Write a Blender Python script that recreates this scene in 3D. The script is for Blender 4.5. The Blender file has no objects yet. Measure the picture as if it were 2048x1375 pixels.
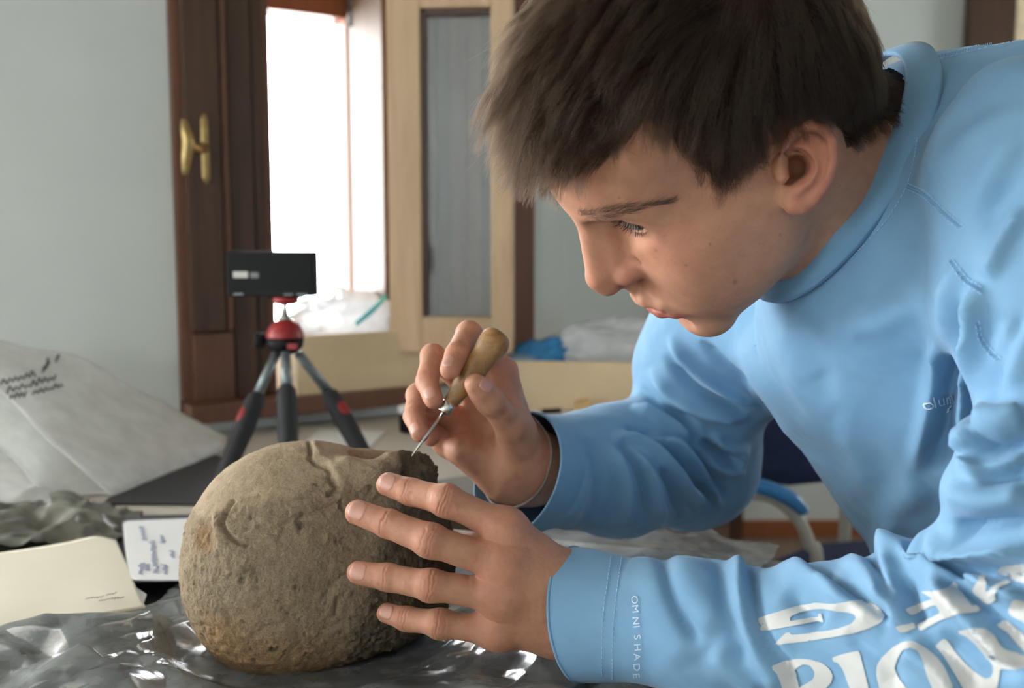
import bpy, bmesh, math, random
import numpy as np
from mathutils import Vector, Matrix, bvhtree

# ------------------------------------------------------------------ camera
W_PX, H_PX, F_PX = 2048.0, 1375.0, 1991.1
PITCH = math.radians(6.0)
TABLE_Z = 0.75
CAM = np.array([0.0, 0.0, TABLE_Z + 0.313])
C_RIGHT = np.array([1.0, 0, 0])
C_UP = np.array([0, math.sin(PITCH), math.cos(PITCH)])
C_FWD = np.array([0, math.cos(PITCH), -math.sin(PITCH)])
scene = bpy.context.scene
col = scene.collection
cam_data = bpy.data.cameras.new('camera')
cam_data.sensor_width = 36.0
cam_data.lens = 36.0 * F_PX / W_PX
cam_data.clip_start = 0.02
cam_data.dof.use_dof = True
cam_data.dof.focus_distance = 0.64
cam_data.dof.aperture_fstop = 6.3
cam = bpy.data.objects.new('camera', cam_data)
cam.location = CAM
cam.rotation_euler = (math.radians(90) - PITCH, 0, 0)
col.objects.link(cam)
scene.camera = cam
scene.view_settings.view_transform = 'Standard'
scene.view_settings.look = 'None'
scene.view_settings.exposure = 0.6
scene.view_settings.gamma = 1.0
scene.view_settings.use_curve_mapping = False

# ------------------------------------------------------------------ daylight
world = bpy.data.worlds.new('overcast_sky')
scene.world = world
world.use_nodes = True
bgn = world.node_tree.nodes['Background']
bgn.inputs[0].default_value = (0.93, 0.97, 1.0, 1)
bgn.inputs[1].default_value = 14.0

def area_light(name, loc, target, sx, sy, power, color=(1, 1, 1), spread=180):
    ld = bpy.data.lights.new(name, 'AREA')
    ld.shape = 'RECTANGLE'; ld.size = sx; ld.size_y = sy
    ld.energy = power; ld.color = color; ld.spread = math.radians(spread)
    o = bpy.data.objects.new(name, ld)
    o.location = loc
    o.rotation_euler = (Vector(target) - Vector(loc)).to_track_quat('-Z', 'Y').to_euler()
    col.objects.link(o)
    return o

sun_d = bpy.data.lights.new('sun', 'SUN'); sun_d.energy = 4.0; sun_d.angle = math.radians(1.5); sun_d.color = (1.0, .93, .82)
sun = bpy.data.objects.new('sun', sun_d); col.objects.link(sun)
sun.rotation_euler = Vector((.40, -.36, -.84)).to_track_quat('-Z', 'Y').to_euler()

# ------------------------------------------------------------------ pixel helpers (frame 2048 x 1375)
def cpt(px, py, d):
    """camera-frame point (right, up, depth)"""
    return np.array([(px - W_PX / 2) / F_PX * d, (H_PX / 2 - py) / F_PX * d, d])
def c2w(c):
    c = np.asarray(c, float)
    return CAM + c[..., 0:1] * C_RIGHT + c[..., 1:2] * C_UP + c[..., 2:3] * C_FWD
def w2c(w):
    v = np.asarray(w, float) - CAM
    return np.stack([v @ C_RIGHT, v @ C_UP, v @ C_FWD], -1)
def at(px, py, d):
    return c2w(cpt(px, py, d))
def pix(w):
    c = w2c(w)
    return np.stack([W_PX / 2 + F_PX * c[..., 0] / c[..., 2], H_PX / 2 - F_PX * c[..., 1] / c[..., 2]], -1)
def on_z(px, py, z):
    r = at(px, py, 1.0) - CAM
    t = (z - CAM[2]) / r[2]
    return CAM + r * t
def on_plane(px, py, p0, n):
    r = at(px, py, 1.0) - CAM
    t = np.dot(np.asarray(p0) - CAM, n) / np.dot(r, n)
    return CAM + r * t

# ------------------------------------------------------------------ object helpers
def tag(o, label=None, cat=None, group=None, kind=None):
    if label: o['label'] = label
    if cat: o['category'] = cat
    if group: o['group'] = group
    if kind: o['kind'] = kind
    return o
def empty(name, loc=(0, 0, 0)):
    o = bpy.data.objects.new(name, None)
    o.location = loc
    o.empty_display_size = 0.02
    col.objects.link(o)
    return o
def link_mesh(name, me, mat=None, parent=None):
    o = bpy.data.objects.new(name, me)
    col.objects.link(o)
    if mat is not None:
        me.materials.append(mat)
    if parent is not None:
        o.parent = parent
        o.location = -Vector(parent.location) if parent.parent is None else (0, 0, 0)
    return o
def np_mesh(name, V, Fc, smooth=True):
    """V (n,3), Fc (m,k) int arrays or list of arrays"""
    me = bpy.data.meshes.new(name)
    if isinstance(Fc, np.ndarray):
        k = Fc.shape[1]
        me.vertices.add(len(V)); me.vertices.foreach_set('co', np.asarray(V, np.float32).ravel())
        me.loops.add(Fc.size); me.loops.foreach_set('vertex_index', Fc.astype(np.int32).ravel())
        me.polygons.add(len(Fc))
        me.polygons.foreach_set('loop_start', np.arange(0, Fc.size, k, dtype=np.int32))
        me.polygons.foreach_set('loop_total', np.full(len(Fc), k, np.int32))
    else:
        me.from_pydata([tuple(v) for v in V], [], [tuple(int(i) for i in f) for f in Fc])
    me.update(calc_edges=True)
    me.validate()
    if smooth:
        me.polygons.foreach_set('use_smooth', np.ones(len(me.polygons), bool))
    return me
def bm_obj(name, bm, mat, parent=None, smooth=False):
    bmesh.ops.recalc_face_normals(bm, faces=bm.faces)
    me = bpy.data.meshes.new(name)
    bm.to_mesh(me); bm.free()
    if smooth:
        me.polygons.foreach_set('use_smooth', np.ones(len(me.polygons), bool))
    return link_mesh(name, me, mat, parent)
def add_box(bm, o, ax, ay, az, bevel=0.0, seg=2):
    """box with corner o and edge vectors ax, ay, az"""
    o, ax, ay, az = [np.asarray(v, float) for v in (o, ax, ay, az)]
    vs = [bm.verts.new(o + i * ax + j * ay + k * az) for i in (0, 1) for j in (0, 1) for k in (0, 1)]
    fs = [bm.faces.new([vs[i] for i in q]) for q in
          ((0, 1, 3, 2), (4, 6, 7, 5), (0, 4, 5, 1), (2, 3, 7, 6), (0, 2, 6, 4), (1, 5, 7, 3))]
    if bevel > 0:
        es = list({e for f in fs for e in f.edges})
        bmesh.ops.bevel(bm, geom=es, offset=bevel, segments=seg, affect='EDGES', profile=0.7)
def frame_of(d):
    d = np.asarray(d, float); d = d / np.linalg.norm(d)
    a = np.array([0, 0, 1.0]) if abs(d[2]) < 0.9 else np.array([1.0, 0, 0])
    u = np.cross(d, a); u /= np.linalg.norm(u)
    return u, np.cross(d, u)
def add_tube(bm, pts, radii, n=12, cap=True, squash=None):
    """swept tube through pts; squash=(vec, s) flattens rings along vec"""
    pts = np.asarray(pts, float)
    rings = []
    pu = None
    for i, p in enumerate(pts):
        t = pts[min(i + 1, len(pts) - 1)] - pts[max(i - 1, 0)]
        t = t / (np.linalg.norm(t) + 1e-12)
        if pu is None:
            u, v = frame_of(t)
        else:
            u = pu - t * np.dot(pu, t); u /= np.linalg.norm(u); v = np.cross(t, u)
        pu = u
        ring = []
        for k in range(n):
            a = 2 * math.pi * k / n
            off = radii[i] * (math.cos(a) * u + math.sin(a) * v)
            if squash is not None:
                sv, s = squash
                off = off + sv * np.dot(off, sv) * (s - 1)
            ring.append(bm.verts.new(p + off))
        rings.append(ring)
    for a, b in zip(rings[:-1], rings[1:]):
        for k in range(n):
            bm.faces.new([a[k], a[(k + 1) % n], b[(k + 1) % n], b[k]])
    if cap:
        bm.faces.new(rings[0][::-1]); bm.faces.new(rings[-1])
def add_lathe(bm, p0, axis, prof, n=32, cap=True):
    """prof: list of (distance along axis, radius)"""
    p0 = np.asarray(p0, float); axis = np.asarray(axis, float) / np.linalg.norm(axis)
    u, v = frame_of(axis)
    rings = [[bm.verts.new(p0 + axis * h + r * (math.cos(2 * math.pi * k / n) * u + math.sin(2 * math.pi * k / n) * v))
              for k in range(n)] for h, r in prof]
    for a, b in zip(rings[:-1], rings[1:]):
        for k in range(n):
            bm.faces.new([a[k], a[(k + 1) % n], b[(k + 1) % n], b[k]])
    if cap:
        bm.faces.new(rings[0][::-1]); bm.faces.new(rings[-1])
def spline(pts, n):
    """Catmull-Rom through pts, n samples"""
    P = np.asarray(pts, float)
    if len(P) == 2:
        t = np.linspace(0, 1, n)[:, None]; return P[0] * (1 - t) + P[1] * t
    P = np.vstack([2 * P[0] - P[1], P, 2 * P[-1] - P[-2]])
    out = []
    for s in np.linspace(0, len(P) - 3 - 1e-9, n):
        i = int(s); t = s - i
        a, b, c, d = P[i:i + 4]
        out.append(0.5 * (2 * b + (c - a) * t + (2 * a - 5 * b + 4 * c - d) * t * t + (3 * b - a - 3 * c + d) * t ** 3))
    return np.array(out)

# ------------------------------------------------------------------ noise (numpy value noise)
def _hash(ix, iy, iz, seed):
    h = (ix.astype(np.int64) * 374761393 + iy.astype(np.int64) * 668265263 + iz.astype(np.int64) * 2147483647 + seed * 974711) & 0x7fffffff
    h = ((h ^ (h >> 13)) * 1274126177) & 0x7fffffff
    h = h ^ (h >> 16)
    return (h & 0xffff) / 32767.5 - 1.0
def vnoise(P, seed=0):
    P = np.asarray(P, float)
    I = np.floor(P).astype(np.int64); f = P - I
    u = f * f * f * (f * (f * 6 - 15) + 10)
    r = 0
    for dx in (0, 1):
        for dy in (0, 1):
            for dz in (0, 1):
                w = (u[:, 0] if dx else 1 - u[:, 0]) * (u[:, 1] if dy else 1 - u[:, 1]) * (u[:, 2] if dz else 1 - u[:, 2])
                r = r + w * _hash(I[:, 0] + dx, I[:, 1] + dy, I[:, 2] + dz, seed)
    return r
def fbm(P, octaves=4, seed=0, gain=0.5):
    r = 0; a = 1.0
    for o in range(octaves):
        r = r + a * vnoise(P * 2.0 ** o + 17.3 * o, seed + o); a *= gain
    return r

# ------------------------------------------------------------------ signed-distance sculpting
f32 = np.float32
QUICK = False
def s_cap(P, a, b, ra, rb):
    a = np.asarray(a, f32); ba = np.asarray(b, f32) - a
    pa = P - a
    t = np.clip(pa @ ba / f32(np.dot(ba, ba) + 1e-12), 0, 1)
    return np.sqrt(((pa - t[:, None] * ba) ** 2).sum(1)) - (f32(ra) + t * f32(rb - ra))
def s_fcap(P, a, b, ra, rb, n, s):
    """capsule whose section is scaled by s along unit vector n"""
    a = np.asarray(a, f32); ba = np.asarray(b, f32) - a; n = np.asarray(n, f32) / f32(np.linalg.norm(n))
    pa = P - a
    pn = pa @ n; bn = float(ba @ n)
    pa = pa + n * (pn * f32(1 / s - 1))[:, None]; ba = ba + n * f32(bn * (1 / s - 1))
    t = np.clip(pa @ ba / f32(np.dot(ba, ba) + 1e-12), 0, 1)
    return (np.sqrt(((pa - t[:, None] * ba) ** 2).sum(1)) - (f32(ra) + t * f32(rb - ra))) * f32(min(s, 1.0) ** 0.5)
def s_ell(P, c, r, R=None):
    q = P - np.asarray(c, f32)
    if R is not None: q = q @ np.asarray(R, f32)      # columns of R = axes
    r = np.asarray(r, f32)
    k0 = np.sqrt(((q / r) ** 2).sum(1)) + f32(1e-9)
    k1 = np.sqrt(((q / (r * r)) ** 2).sum(1)) + f32(1e-9)
    return k0 * (k0 - 1) / k1
def s_sph(P, c, r):
    return np.sqrt(((P - np.asarray(c, f32)) ** 2).sum(1)) - f32(r)
def smin(a, b, k):
    h = np.maximum(f32(k) - np.abs(a - b), 0) / f32(k)
    return np.minimum(a, b) - h * h * f32(k * 0.25)
def smax(a, b, k):
    return -smin(-a, -b, k)
def s_chain(P, pts, rad, k=0.0):
    d = None
    for i in range(len(pts) - 1):
        e = s_cap(P, pts[i], pts[i + 1], rad[i], rad[i + 1])
        d = e if d is None else (np.minimum(d, e) if k <= 0 else smin(d, e, k))
    return d
def s_eval(f, P, chunk=150000):
    out = np.empty(len(P), f32)
    for i in range(0, len(P), chunk):
        out[i:i + chunk] = f(P[i:i + chunk])
    return out
def s_mesh(f, lo, hi, h, newton=2, B=8):
    """sparse surface nets of f<0; returns vertices, quads"""
    lo = np.asarray(lo, float); hi = np.asarray(hi, float)
    nb = np.maximum(np.ceil((hi - lo) / (h * B)).astype(int), 1)
    n = nb * B + 1
    bc = np.stack(np.meshgrid(*[np.arange(k) for k in nb], indexing='ij'), -1).reshape(-1, 3)
    ctr = (lo + (bc + 0.5) * B * h).astype(f32)
    dc = s_eval(f, ctr)
    keep = np.abs(dc) < B * h * 0.866 * 1.5 + h
    V = np.repeat(np.repeat(np.repeat(np.where(dc < 0, -1, 1).astype(f32).reshape(nb), B, 0), B, 1), B, 2)
    V = np.pad(V, ((0, 1),) * 3, mode='edge')
    mask = np.zeros(n, bool)
    kb = keep.reshape(nb)
    m = np.repeat(np.repeat(np.repeat(kb, B, 0), B, 1), B, 2)
    mask[:-1, :-1, :-1] = m
    for ax in range(3):
        sl1 = [slice(None)] * 3; sl0 = [slice(None)] * 3
        sl1[ax] = slice(1, None); sl0[ax] = slice(0, -1)
        mm = mask.copy(); mm[tuple(sl1)] |= mask[tuple(sl0)]; mask = mm
    idx = np.argwhere(mask)
    V[mask] = s_eval(f, (lo + idx * h).astype(f32))
    S = V < 0
    nx, ny, nz = n
    c = [S[i:nx - 1 + i, j:ny - 1 + j, k:nz - 1 + k] for i in (0, 1) for j in (0, 1) for k in (0, 1)]
    al = c[0].copy(); an = c[0].copy()
    for q in c[1:]:
        al &= q; an |= q
    act = an & ~al
    ids = np.argwhere(act)
    vid = np.full(act.shape, -1, np.int64); vid[act] = np.arange(len(ids))
    # vertex = mean of edge crossings
    acc = np.zeros((len(ids), 3)); cnt = np.zeros(len(ids))
    cor = [(i, j, k) for i in (0, 1) for j in (0, 1) for k in (0, 1)]
    vals = [V[ids[:, 0] + i, ids[:, 1] + j, ids[:, 2] + k] for i, j, k in cor]
    for a in range(8):
        for b in range(a + 1, 8):
            if sum(abs(cor[a][q] - cor[b][q]) for q in range(3)) != 1: continue
            va, vb = vals[a], vals[b]
            x = (va < 0) != (vb < 0)
            t = va[x] / (va[x] - vb[x])
            acc[x] += np.array(cor[a]) + t[:, None] * (np.array(cor[b]) - np.array(cor[a])); cnt[x] += 1
    P = lo + (ids + acc / cnt[:, None]) * h
    quads = []
    for ax in range(3):
        s0 = [slice(None)] * 3; s1 = [slice(None)] * 3
        s0[ax] = slice(0, -1); s1[ax] = slice(1, None)
        x = np.argwhere(S[tuple(s0)] != S[tuple(s1)])
        o1, o2 = [(1, 2), (2, 0), (0, 1)][ax]
        ok = (x[:, o1] > 0) & (x[:, o2] > 0) & (x[:, o1] < act.shape[o1]) & (x[:, o2] < act.shape[o2])
        x = x[ok]
        inside = S[x[:, 0], x[:, 1], x[:, 2]]
        d1 = np.eye(3, dtype=int)[o1]; d2 = np.eye(3, dtype=int)[o2]
        q = [vid[tuple((x - e).T)] for e in (d1 + d2, d2, 0 * d1, d1)]
        q = np.stack(q, 1)
        q[~inside] = q[~inside][:, ::-1]
        quads.append(q)
    Q = np.vstack(quads)
    Q = Q[(Q >= 0).all(1)]
    for it in range(newton):
        d = s_eval(f, P.astype(f32)).astype(float)
        g = s_grad(f, P, h * 0.35)
        stp = np.clip(d, -h, h)[:, None] * g / np.maximum((g * g).sum(1), 0.25)[:, None]
        P = P - stp
    return P, Q
def s_grad(f, P, e):
    g = np.zeros((len(P), 3))
    for s in ((1, -1, -1), (-1, -1, 1), (-1, 1, -1), (1, 1, 1)):
        s = np.array(s, float)
        g += s * s_eval(f, (P + s * e).astype(f32))[:, None]
    return g / (4 * e)
def smoothstep(x, a, b):
    t = np.clip((x - a) / (b - a), 0, 1)
    return t * t * (3 - 2 * t)
def seg_dist(P, pts):
    """distance of points to a polyline and running parameter 0..1 (any dimension)"""
    pts = np.asarray(pts, float); P = np.asarray(P, float)
    best = np.full(len(P), 1e9); par = np.zeros(len(P))
    L = np.r_[0, np.cumsum(np.linalg.norm(np.diff(pts, axis=0), axis=1))]
    for i in range(len(pts) - 1):
        ba = pts[i + 1] - pts[i]; pa = P - pts[i]
        t = np.clip(pa @ ba / (ba @ ba + 1e-15), 0, 1)
        d = np.linalg.norm(pa - t[:, None] * ba, axis=1)
        m = d < best
        best[m] = d[m]; par[m] = (L[i] + t[m] * (L[i + 1] - L[i])) / L[-1]
    return best, par
def mesh_normals(V, Q):
    n = np.cross(V[Q[:, 2]] - V[Q[:, 0]], V[Q[:, 3]] - V[Q[:, 1]])
    N = np.zeros_like(V)
    for k in range(4): np.add.at(N, Q[:, k], n)
    return N / (np.linalg.norm(N, axis=1)[:, None] + 1e-15)
def lap_smooth(V, Q, it=1, lam=0.5):
    E = np.vstack([Q[:, [0, 1]], Q[:, [1, 2]], Q[:, [2, 3]], Q[:, [3, 0]]])
    for _ in range(it):
        A = np.zeros_like(V); c = np.zeros(len(V))
        np.add.at(A, E[:, 0], V[E[:, 1]]); np.add.at(A, E[:, 1], V[E[:, 0]])
        np.add.at(c, E[:, 0], 1); np.add.at(c, E[:, 1], 1)
        V = V + lam * (A / np.maximum(c, 1)[:, None] - V)
    return V

# ------------------------------------------------------------------ materials
def srgb(r, g, b):
    f = lambda c: c / 12.92 if c <= 0.04045 else ((c + 0.055) / 1.055) ** 2.4
    return (f(r / 255), f(g / 255), f(b / 255), 1.0)
class Mat:
    def __init__(s, name):
        s.m = bpy.data.materials.new(name); s.m.use_nodes = True
        s.t = s.m.node_tree; s.b = s.t.nodes['Principled BSDF']; s.out = s.t.nodes['Material Output']
    def n(s, typ, **kw):
        nd = s.t.nodes.new(typ)
        for k, v in kw.items(): setattr(nd, k, v)
        return nd
    def l(s, a, b): s.t.links.new(a, b)
    def set(s, **kw):
        for k, v in kw.items(): s.b.inputs[k.replace('_', ' ')].default_value = v
        return s
    def coord(s, scale=(1, 1, 1), obj=True):
        tc = s.n('ShaderNodeTexCoord'); mp = s.n('ShaderNodeMapping')
        mp.inputs['Scale'].default_value = scale
        s.l(tc.outputs['Object' if obj else 'Generated'], mp.inputs[0])
        return mp.outputs[0]
    def noise(s, vec, scale, detail=4, rough=0.55, dist=0.0):
        nd = s.n('ShaderNodeTexNoise'); nd.inputs['Scale'].default_value = scale
        nd.inputs['Detail'].default_value = detail; nd.inputs['Roughness'].default_value = rough
        nd.inputs['Distortion'].default_value = dist
        if vec is not None: s.l(vec, nd.inputs['Vector'])
        return nd.outputs['Fac']
    def ramp(s, fac, stops):
        r = s.n('ShaderNodeValToRGB'); e = r.color_ramp.elements
        while len(e) < len(stops): e.new(0.5)
        for el, (p, c) in zip(e, stops): el.position = p; el.color = c
        s.l(fac, r.inputs[0]); return r.outputs[0]
    def mix(s, fac, a, b, mode='MIX'):
        m = s.n('ShaderNodeMix', data_type='RGBA', blend_type=mode)
        for sock, v in ((m.inputs[0], fac), (m.inputs[6], a), (m.inputs[7], b)):
            if hasattr(v, 'is_linked') or hasattr(v, 'links'): s.l(v, sock)
            else: sock.default_value = v
        return m.outputs[2]
    def bump(s, h, strength=0.3, dist=0.001):
        b = s.n('ShaderNodeBump'); b.inputs['Strength'].default_value = strength; b.inputs['Distance'].default_value = dist
        s.l(h, b.inputs['Height'])
        prev = s.b.inputs['Normal']
        if prev.is_linked: s.l(prev.links[0].from_socket, b.inputs['Normal'])
        s.l(b.outputs[0], prev); return b
    def attr(s, name):
        a = s.n('ShaderNodeAttribute'); a.attribute_name = name; return a
    def color(s, c):
        if hasattr(c, 'links'): s.l(c, s.b.inputs['Base Color'])
        else: s.b.inputs['Base Color'].default_value = c
        return s
def plain(name, c, rough=0.6, var=0.12, scale=30, metal=0.0, bump=0.0, bscale=200, spec=0.5):
    """solid colour with a little procedural variation"""
    m = Mat(name)
    v = m.coord()
    d = tuple(x * (1 - var) for x in c[:3]) + (1,); e = tuple(min(1, x * (1 + var)) for x in c[:3]) + (1,)
    m.color(m.ramp(m.noise(v, scale), [(0.3, d), (0.7, e)]))
    m.set(Roughness=rough, Metallic=metal)
    m.b.inputs['Specular IOR Level'].default_value = spec
    if bump: m.bump(m.noise(v, bscale, 3), bump, 0.0005)
    return m.m
def wood(name, c1, c2, axis=2, scale=6, stretch=14, rough=0.5, bump=0.1):
    m = Mat(name)
    sc = [stretch] * 3; sc[axis] = 1.0
    v = m.coord(tuple(sc))
    n1 = m.noise(v, scale, 6, 0.6, 0.6); n2 = m.noise(v, scale * 4, 3)
    c = m.ramp(n1, [(0.25, c1), (0.75, c2)])
    c = m.mix(0.25, c, m.ramp(n2, [(0.3, c1), (0.7, c2)]))
    m.color(c).set(Roughness=rough)
    m.bump(n2, bump, 0.0006)
    return m.m
def skin_material():
    m = Mat('skin')
    v = m.coord()
    a = m.attr('tint')
    mott = m.ramp(m.noise(v, 90, 4), [(0.3, (0.90, 0.88, 0.87, 1)), (0.7, (1.07, 1.07, 1.07, 1))])
    c = m.mix(1.0, a.outputs['Color'], mott, 'MULTIPLY')
    pores = m.ramp(m.noise(v, 420, 2), [(0.28, (0.88, 0.84, 0.82, 1)), (0.42, (1, 1, 1, 1))])
    c = m.mix(0.6, c, pores, 'MULTIPLY')
    m.color(c)
    m.set(Roughness=0.56)
    m.b.inputs['Subsurface Weight'].default_value = 0.22
    m.b.inputs['Subsurface Radius'].default_value = (1.0, 0.4, 0.25)
    m.b.inputs['Subsurface Scale'].default_value = 0.005
    m.b.inputs['Specular IOR Level'].default_value = 0.32
    m.bump(m.noise(v, 700, 4, 0.6), 0.12, 0.0005)
    vo = m.n('ShaderNodeTexVoronoi'); vo.inputs['Scale'].default_value = 900
    m.l(v, vo.inputs['Vector'])
    m.bump(vo.outputs['Distance'], 0.12, 0.0003)
    return m.m
def shirt_material():
    m = Mat('shirt_fabric')
    v = m.coord()
    c = m.ramp(m.noise(v, 25, 3), [(0.3, srgb(114, 155, 188)), (0.7, srgb(122, 163, 194))])
    m.color(c).set(Roughness=0.72)
    m.b.inputs['Sheen Weight'].default_value = 0.18
    m.b.inputs['Sheen Roughness'].default_value = 0.4
    m.b.inputs['Specular IOR Level'].default_value = 0.25
    w = m.n('ShaderNodeTexWave'); w.inputs['Scale'].default_value = 420; w.inputs['Distortion'].default_value = 0.6
    w.bands_direction = 'DIAGONAL'
    m.l(v, w.inputs['Vector'])
    m.bump(w.outputs['Fac'], 0.06, 0.0003)
    m.bump(m.noise(v, 900, 2), 0.08, 0.0003)
    return m.m
def skull_material():
    m = Mat('soil_covered_bone')
    v = m.coord()
    a = m.attr('tint')
    g = m.ramp(m.noise(v, 160, 6, 0.7), [(0.25, (0.72, 0.70, 0.68, 1)), (0.5, (1, 1, 1, 1)), (0.75, (1.12, 1.11, 1.08, 1))])
    c = m.mix(1.0, a.outputs['Color'], g, 'MULTIPLY')
    sp = m.ramp(m.noise(v, 900, 3, 0.7), [(0.3, (0.70, 0.68, 0.66, 1)), (0.5, (1, 1, 1, 1)), (0.72, (1.15, 1.15, 1.13, 1))])
    c = m.mix(0.8, c, sp, 'MULTIPLY')
    m.color(c).set(Roughness=0.95)
    m.b.inputs['Specular IOR Level'].default_value = 0.1
    mr = m.n('ShaderNodeMapRange'); mr.inputs['To Min'].default_value = .5; mr.inputs['To Max'].default_value = .85
    m.l(a.outputs['Alpha'], mr.inputs['Value'])
    for sc_, dt, ds in ((280, 6, .0019), (600, 4, .0011), (1300, 3, .0007)):
        b_ = m.bump(m.noise(v, sc_, dt, 0.7), 0.7, ds); m.l(mr.outputs[0], b_.inputs['Strength'])
    return m.m
M = {}
M['skin'] = skin_material()
M['shirt'] = shirt_material()
M['skull'] = skull_material()

# ------------------------------------------------------------------ room shell
Z = np.array([0, 0, 1.0])
SILL_Z = TABLE_Z + 0.052
WO = on_z(360, 803, SILL_Z); _b = on_z(850, 762, SILL_Z)
WU = (_b - WO) / np.linalg.norm(_b - WO)            # along the window wall, to the right
WN = np.array([WU[1], -WU[0], 0])                   # into the room
WN = WN if WN[1] < 0 else -WN
WO0 = WO * [1, 1, 0]
def wp(u, z, n=0.0): return WO0 + WU * u + Z * z + WN * n
def wuz(px, py, n=0.0):
    p = on_plane(px, py, WO0 + WN * n, WN) - WO0
    return float(p @ WU), float(p[2])
def wbox(bm, u0, u1, z0, z1, n0, n1, bevel=0.0):
    add_box(bm, wp(u0, z0, n0), WU * (u1 - u0), Z * (z1 - z0), WN * (n1 - n0), bevel)
m = Mat('grey_plaster'); v = m.coord()
m.color(m.ramp(m.noise(v, 2.5, 5), [(0.3, srgb(212, 217, 213)), (0.7, srgb(222, 226, 221))])).set(Roughness=0.9)
m.bump(m.noise(v, 60, 5), 0.15, 0.002); M['plaster'] = m.m
M['ceil'] = plain('ceiling_paint', srgb(176, 172, 164), .9, .04, 3)
M['floor'] = plain('floor_tile', srgb(120, 100, 84), .5, .15, 6)
M['darkwood'] = wood('dark_stained_wood', srgb(58, 40, 30), srgb(92, 64, 46), 2, 5, 16, .42)
M['redwood'] = wood('reddish_wood', srgb(96, 62, 46), srgb(126, 84, 64), 2, 6, 16, .45)
M['lightwood'] = wood('pale_weathered_wood', srgb(192, 156, 120), srgb(220, 190, 154), 2, 5, 14, .55)
M['orangewood'] = wood('orange_stained_wood', srgb(132, 72, 38), srgb(160, 96, 56), 2, 5, 14, .5)
M['jambwood'] = wood('jamb_wood', srgb(80, 56, 34), srgb(100, 74, 48), 2, 5, 14, .55)
M['whitewash'] = plain('whitewashed_wall', srgb(205, 203, 196), .9, .08, 12, bump=.2, bscale=40)
def struct(o): o['kind'] = 'structure'; return o
# window wall: opening 1 (in view) and opening 2 (further left, lights the table)
U_L = wuz(350, 500)[0]; U_R = wuz(782, 500)[0]; U_END = wuz(1131, 500)[0]
W_TOP = 1.95; WALL_T = 0.19; CEIL = 2.7
U2a, U2b, Z2a, Z2b = -2.15, -.55, .8, 2.15
bm = bmesh.new()
wbox(bm, U_L - 6, U2a, 0, CEIL, -WALL_T, 0)
wbox(bm, U2b, U_L, 0, CEIL, -WALL_T, 0)
wbox(bm, U2a, U2b, 0, Z2a, -WALL_T, 0); wbox(bm, U2a, U2b, Z2b, CEIL, -WALL_T, 0)
wbox(bm, U_L, U_R, 0, SILL_Z - .03, -WALL_T, 0); wbox(bm, U_L, U_R, W_TOP, CEIL, -WALL_T, 0)
wbox(bm, U_R, U_END, 0, CEIL, -WALL_T, 0)
struct(bm_obj('wall_window', bm, M['plaster']))
bm = bmesh.new()
e0 = wp(U_END, 0, 0)
add_box(bm, e0 + [-.06, .005, 0], (.06, 0, 0), (0, 3.5 - e0[1], 0), Z * CEIL)
struct(bm_obj('wall_return', bm, M['plaster']))
FAR_Y = 3.5
bm = bmesh.new(); add_box(bm, (e0[0] - .06, FAR_Y, 0), (3.1 - e0[0], 0, 0), (0, .1, 0), (0, 0, CEIL))
struct(bm_obj('wall_far', bm, M['plaster']))
RY0, RY1, RZ0, RZ1 = 2.6, 3.2, 1.1, 1.75  # unseen opening added in the right wall to brighten the far wall
bm = bmesh.new()
for y0, y1, z0, z1 in ((-2, RY0, 0, CEIL), (RY1, 3.6, 0, CEIL), (RY0, RY1, 0, RZ0), (RY0, RY1, RZ1, CEIL)):
    add_box(bm, (3.0, y0, z0), (.1, 0, 0), (0, y1 - y0, 0), (0, 0, z1 - z0))
struct(bm_obj('wall_right', bm, M['plaster']))
BX0, BX1, BZ0, BZ1, BY = -2.3, -1.75, .9, 1.7, -1.6
bm = bmesh.new()
for x0, x1, z0, z1 in ((-5, BX0, 0, CEIL), (BX1, 3.1, 0, CEIL), (BX0, BX1, 0, BZ0), (BX0, BX1, BZ1, CEIL)):
    add_box(bm, (x0, BY - .15, z0), (x1 - x0, 0, 0), (0, .15, 0), (0, 0, z1 - z0))
struct(bm_obj('wall_back', bm, M['plaster']))
bm = bmesh.new(); add_box(bm, (-6, BY - .2, CEIL), (9.2, 0, 0), (0, 6, 0), (0, 0, .1))
struct(bm_obj('ceiling', bm, M['ceil']))
bm = bmesh.new(); add_box(bm, (-6, BY - .2, -.05), (9.2, 0, 0), (0, 6, 0), (0, 0, .05))
struct(bm_obj('floor', bm, M['floor']))
def portal(name, c, nrm, su, sv):
    o = area_light(name, c, np.asarray(c) + nrm, su, sv, 1.0)
    o.data.cycles.is_portal = True
    return o
portal('window_daylight_portal', wp((U_L + U_R) / 2, (SILL_Z + W_TOP) / 2, -WALL_T + .02), WN, U_R - U_L, W_TOP - SILL_Z)
portal('side_window_daylight_portal', wp((U2a + U2b) / 2, (Z2a + Z2b) / 2, -.1), WN, U2b - U2a, Z2b - Z2a)
portal('back_window_daylight_portal', ((BX0 + BX1) / 2, BY - .05, (BZ0 + BZ1) / 2), np.array([0, 1.0, 0]), BX1 - BX0, BZ1 - BZ0)
portal('added_far_fill_portal', (3.04, (RY0 + RY1) / 2, (RZ0 + RZ1) / 2), np.array([-1.0, 0, 0]), RY1 - RY0, RZ1 - RZ0)  # extra daylight through the added opening
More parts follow.
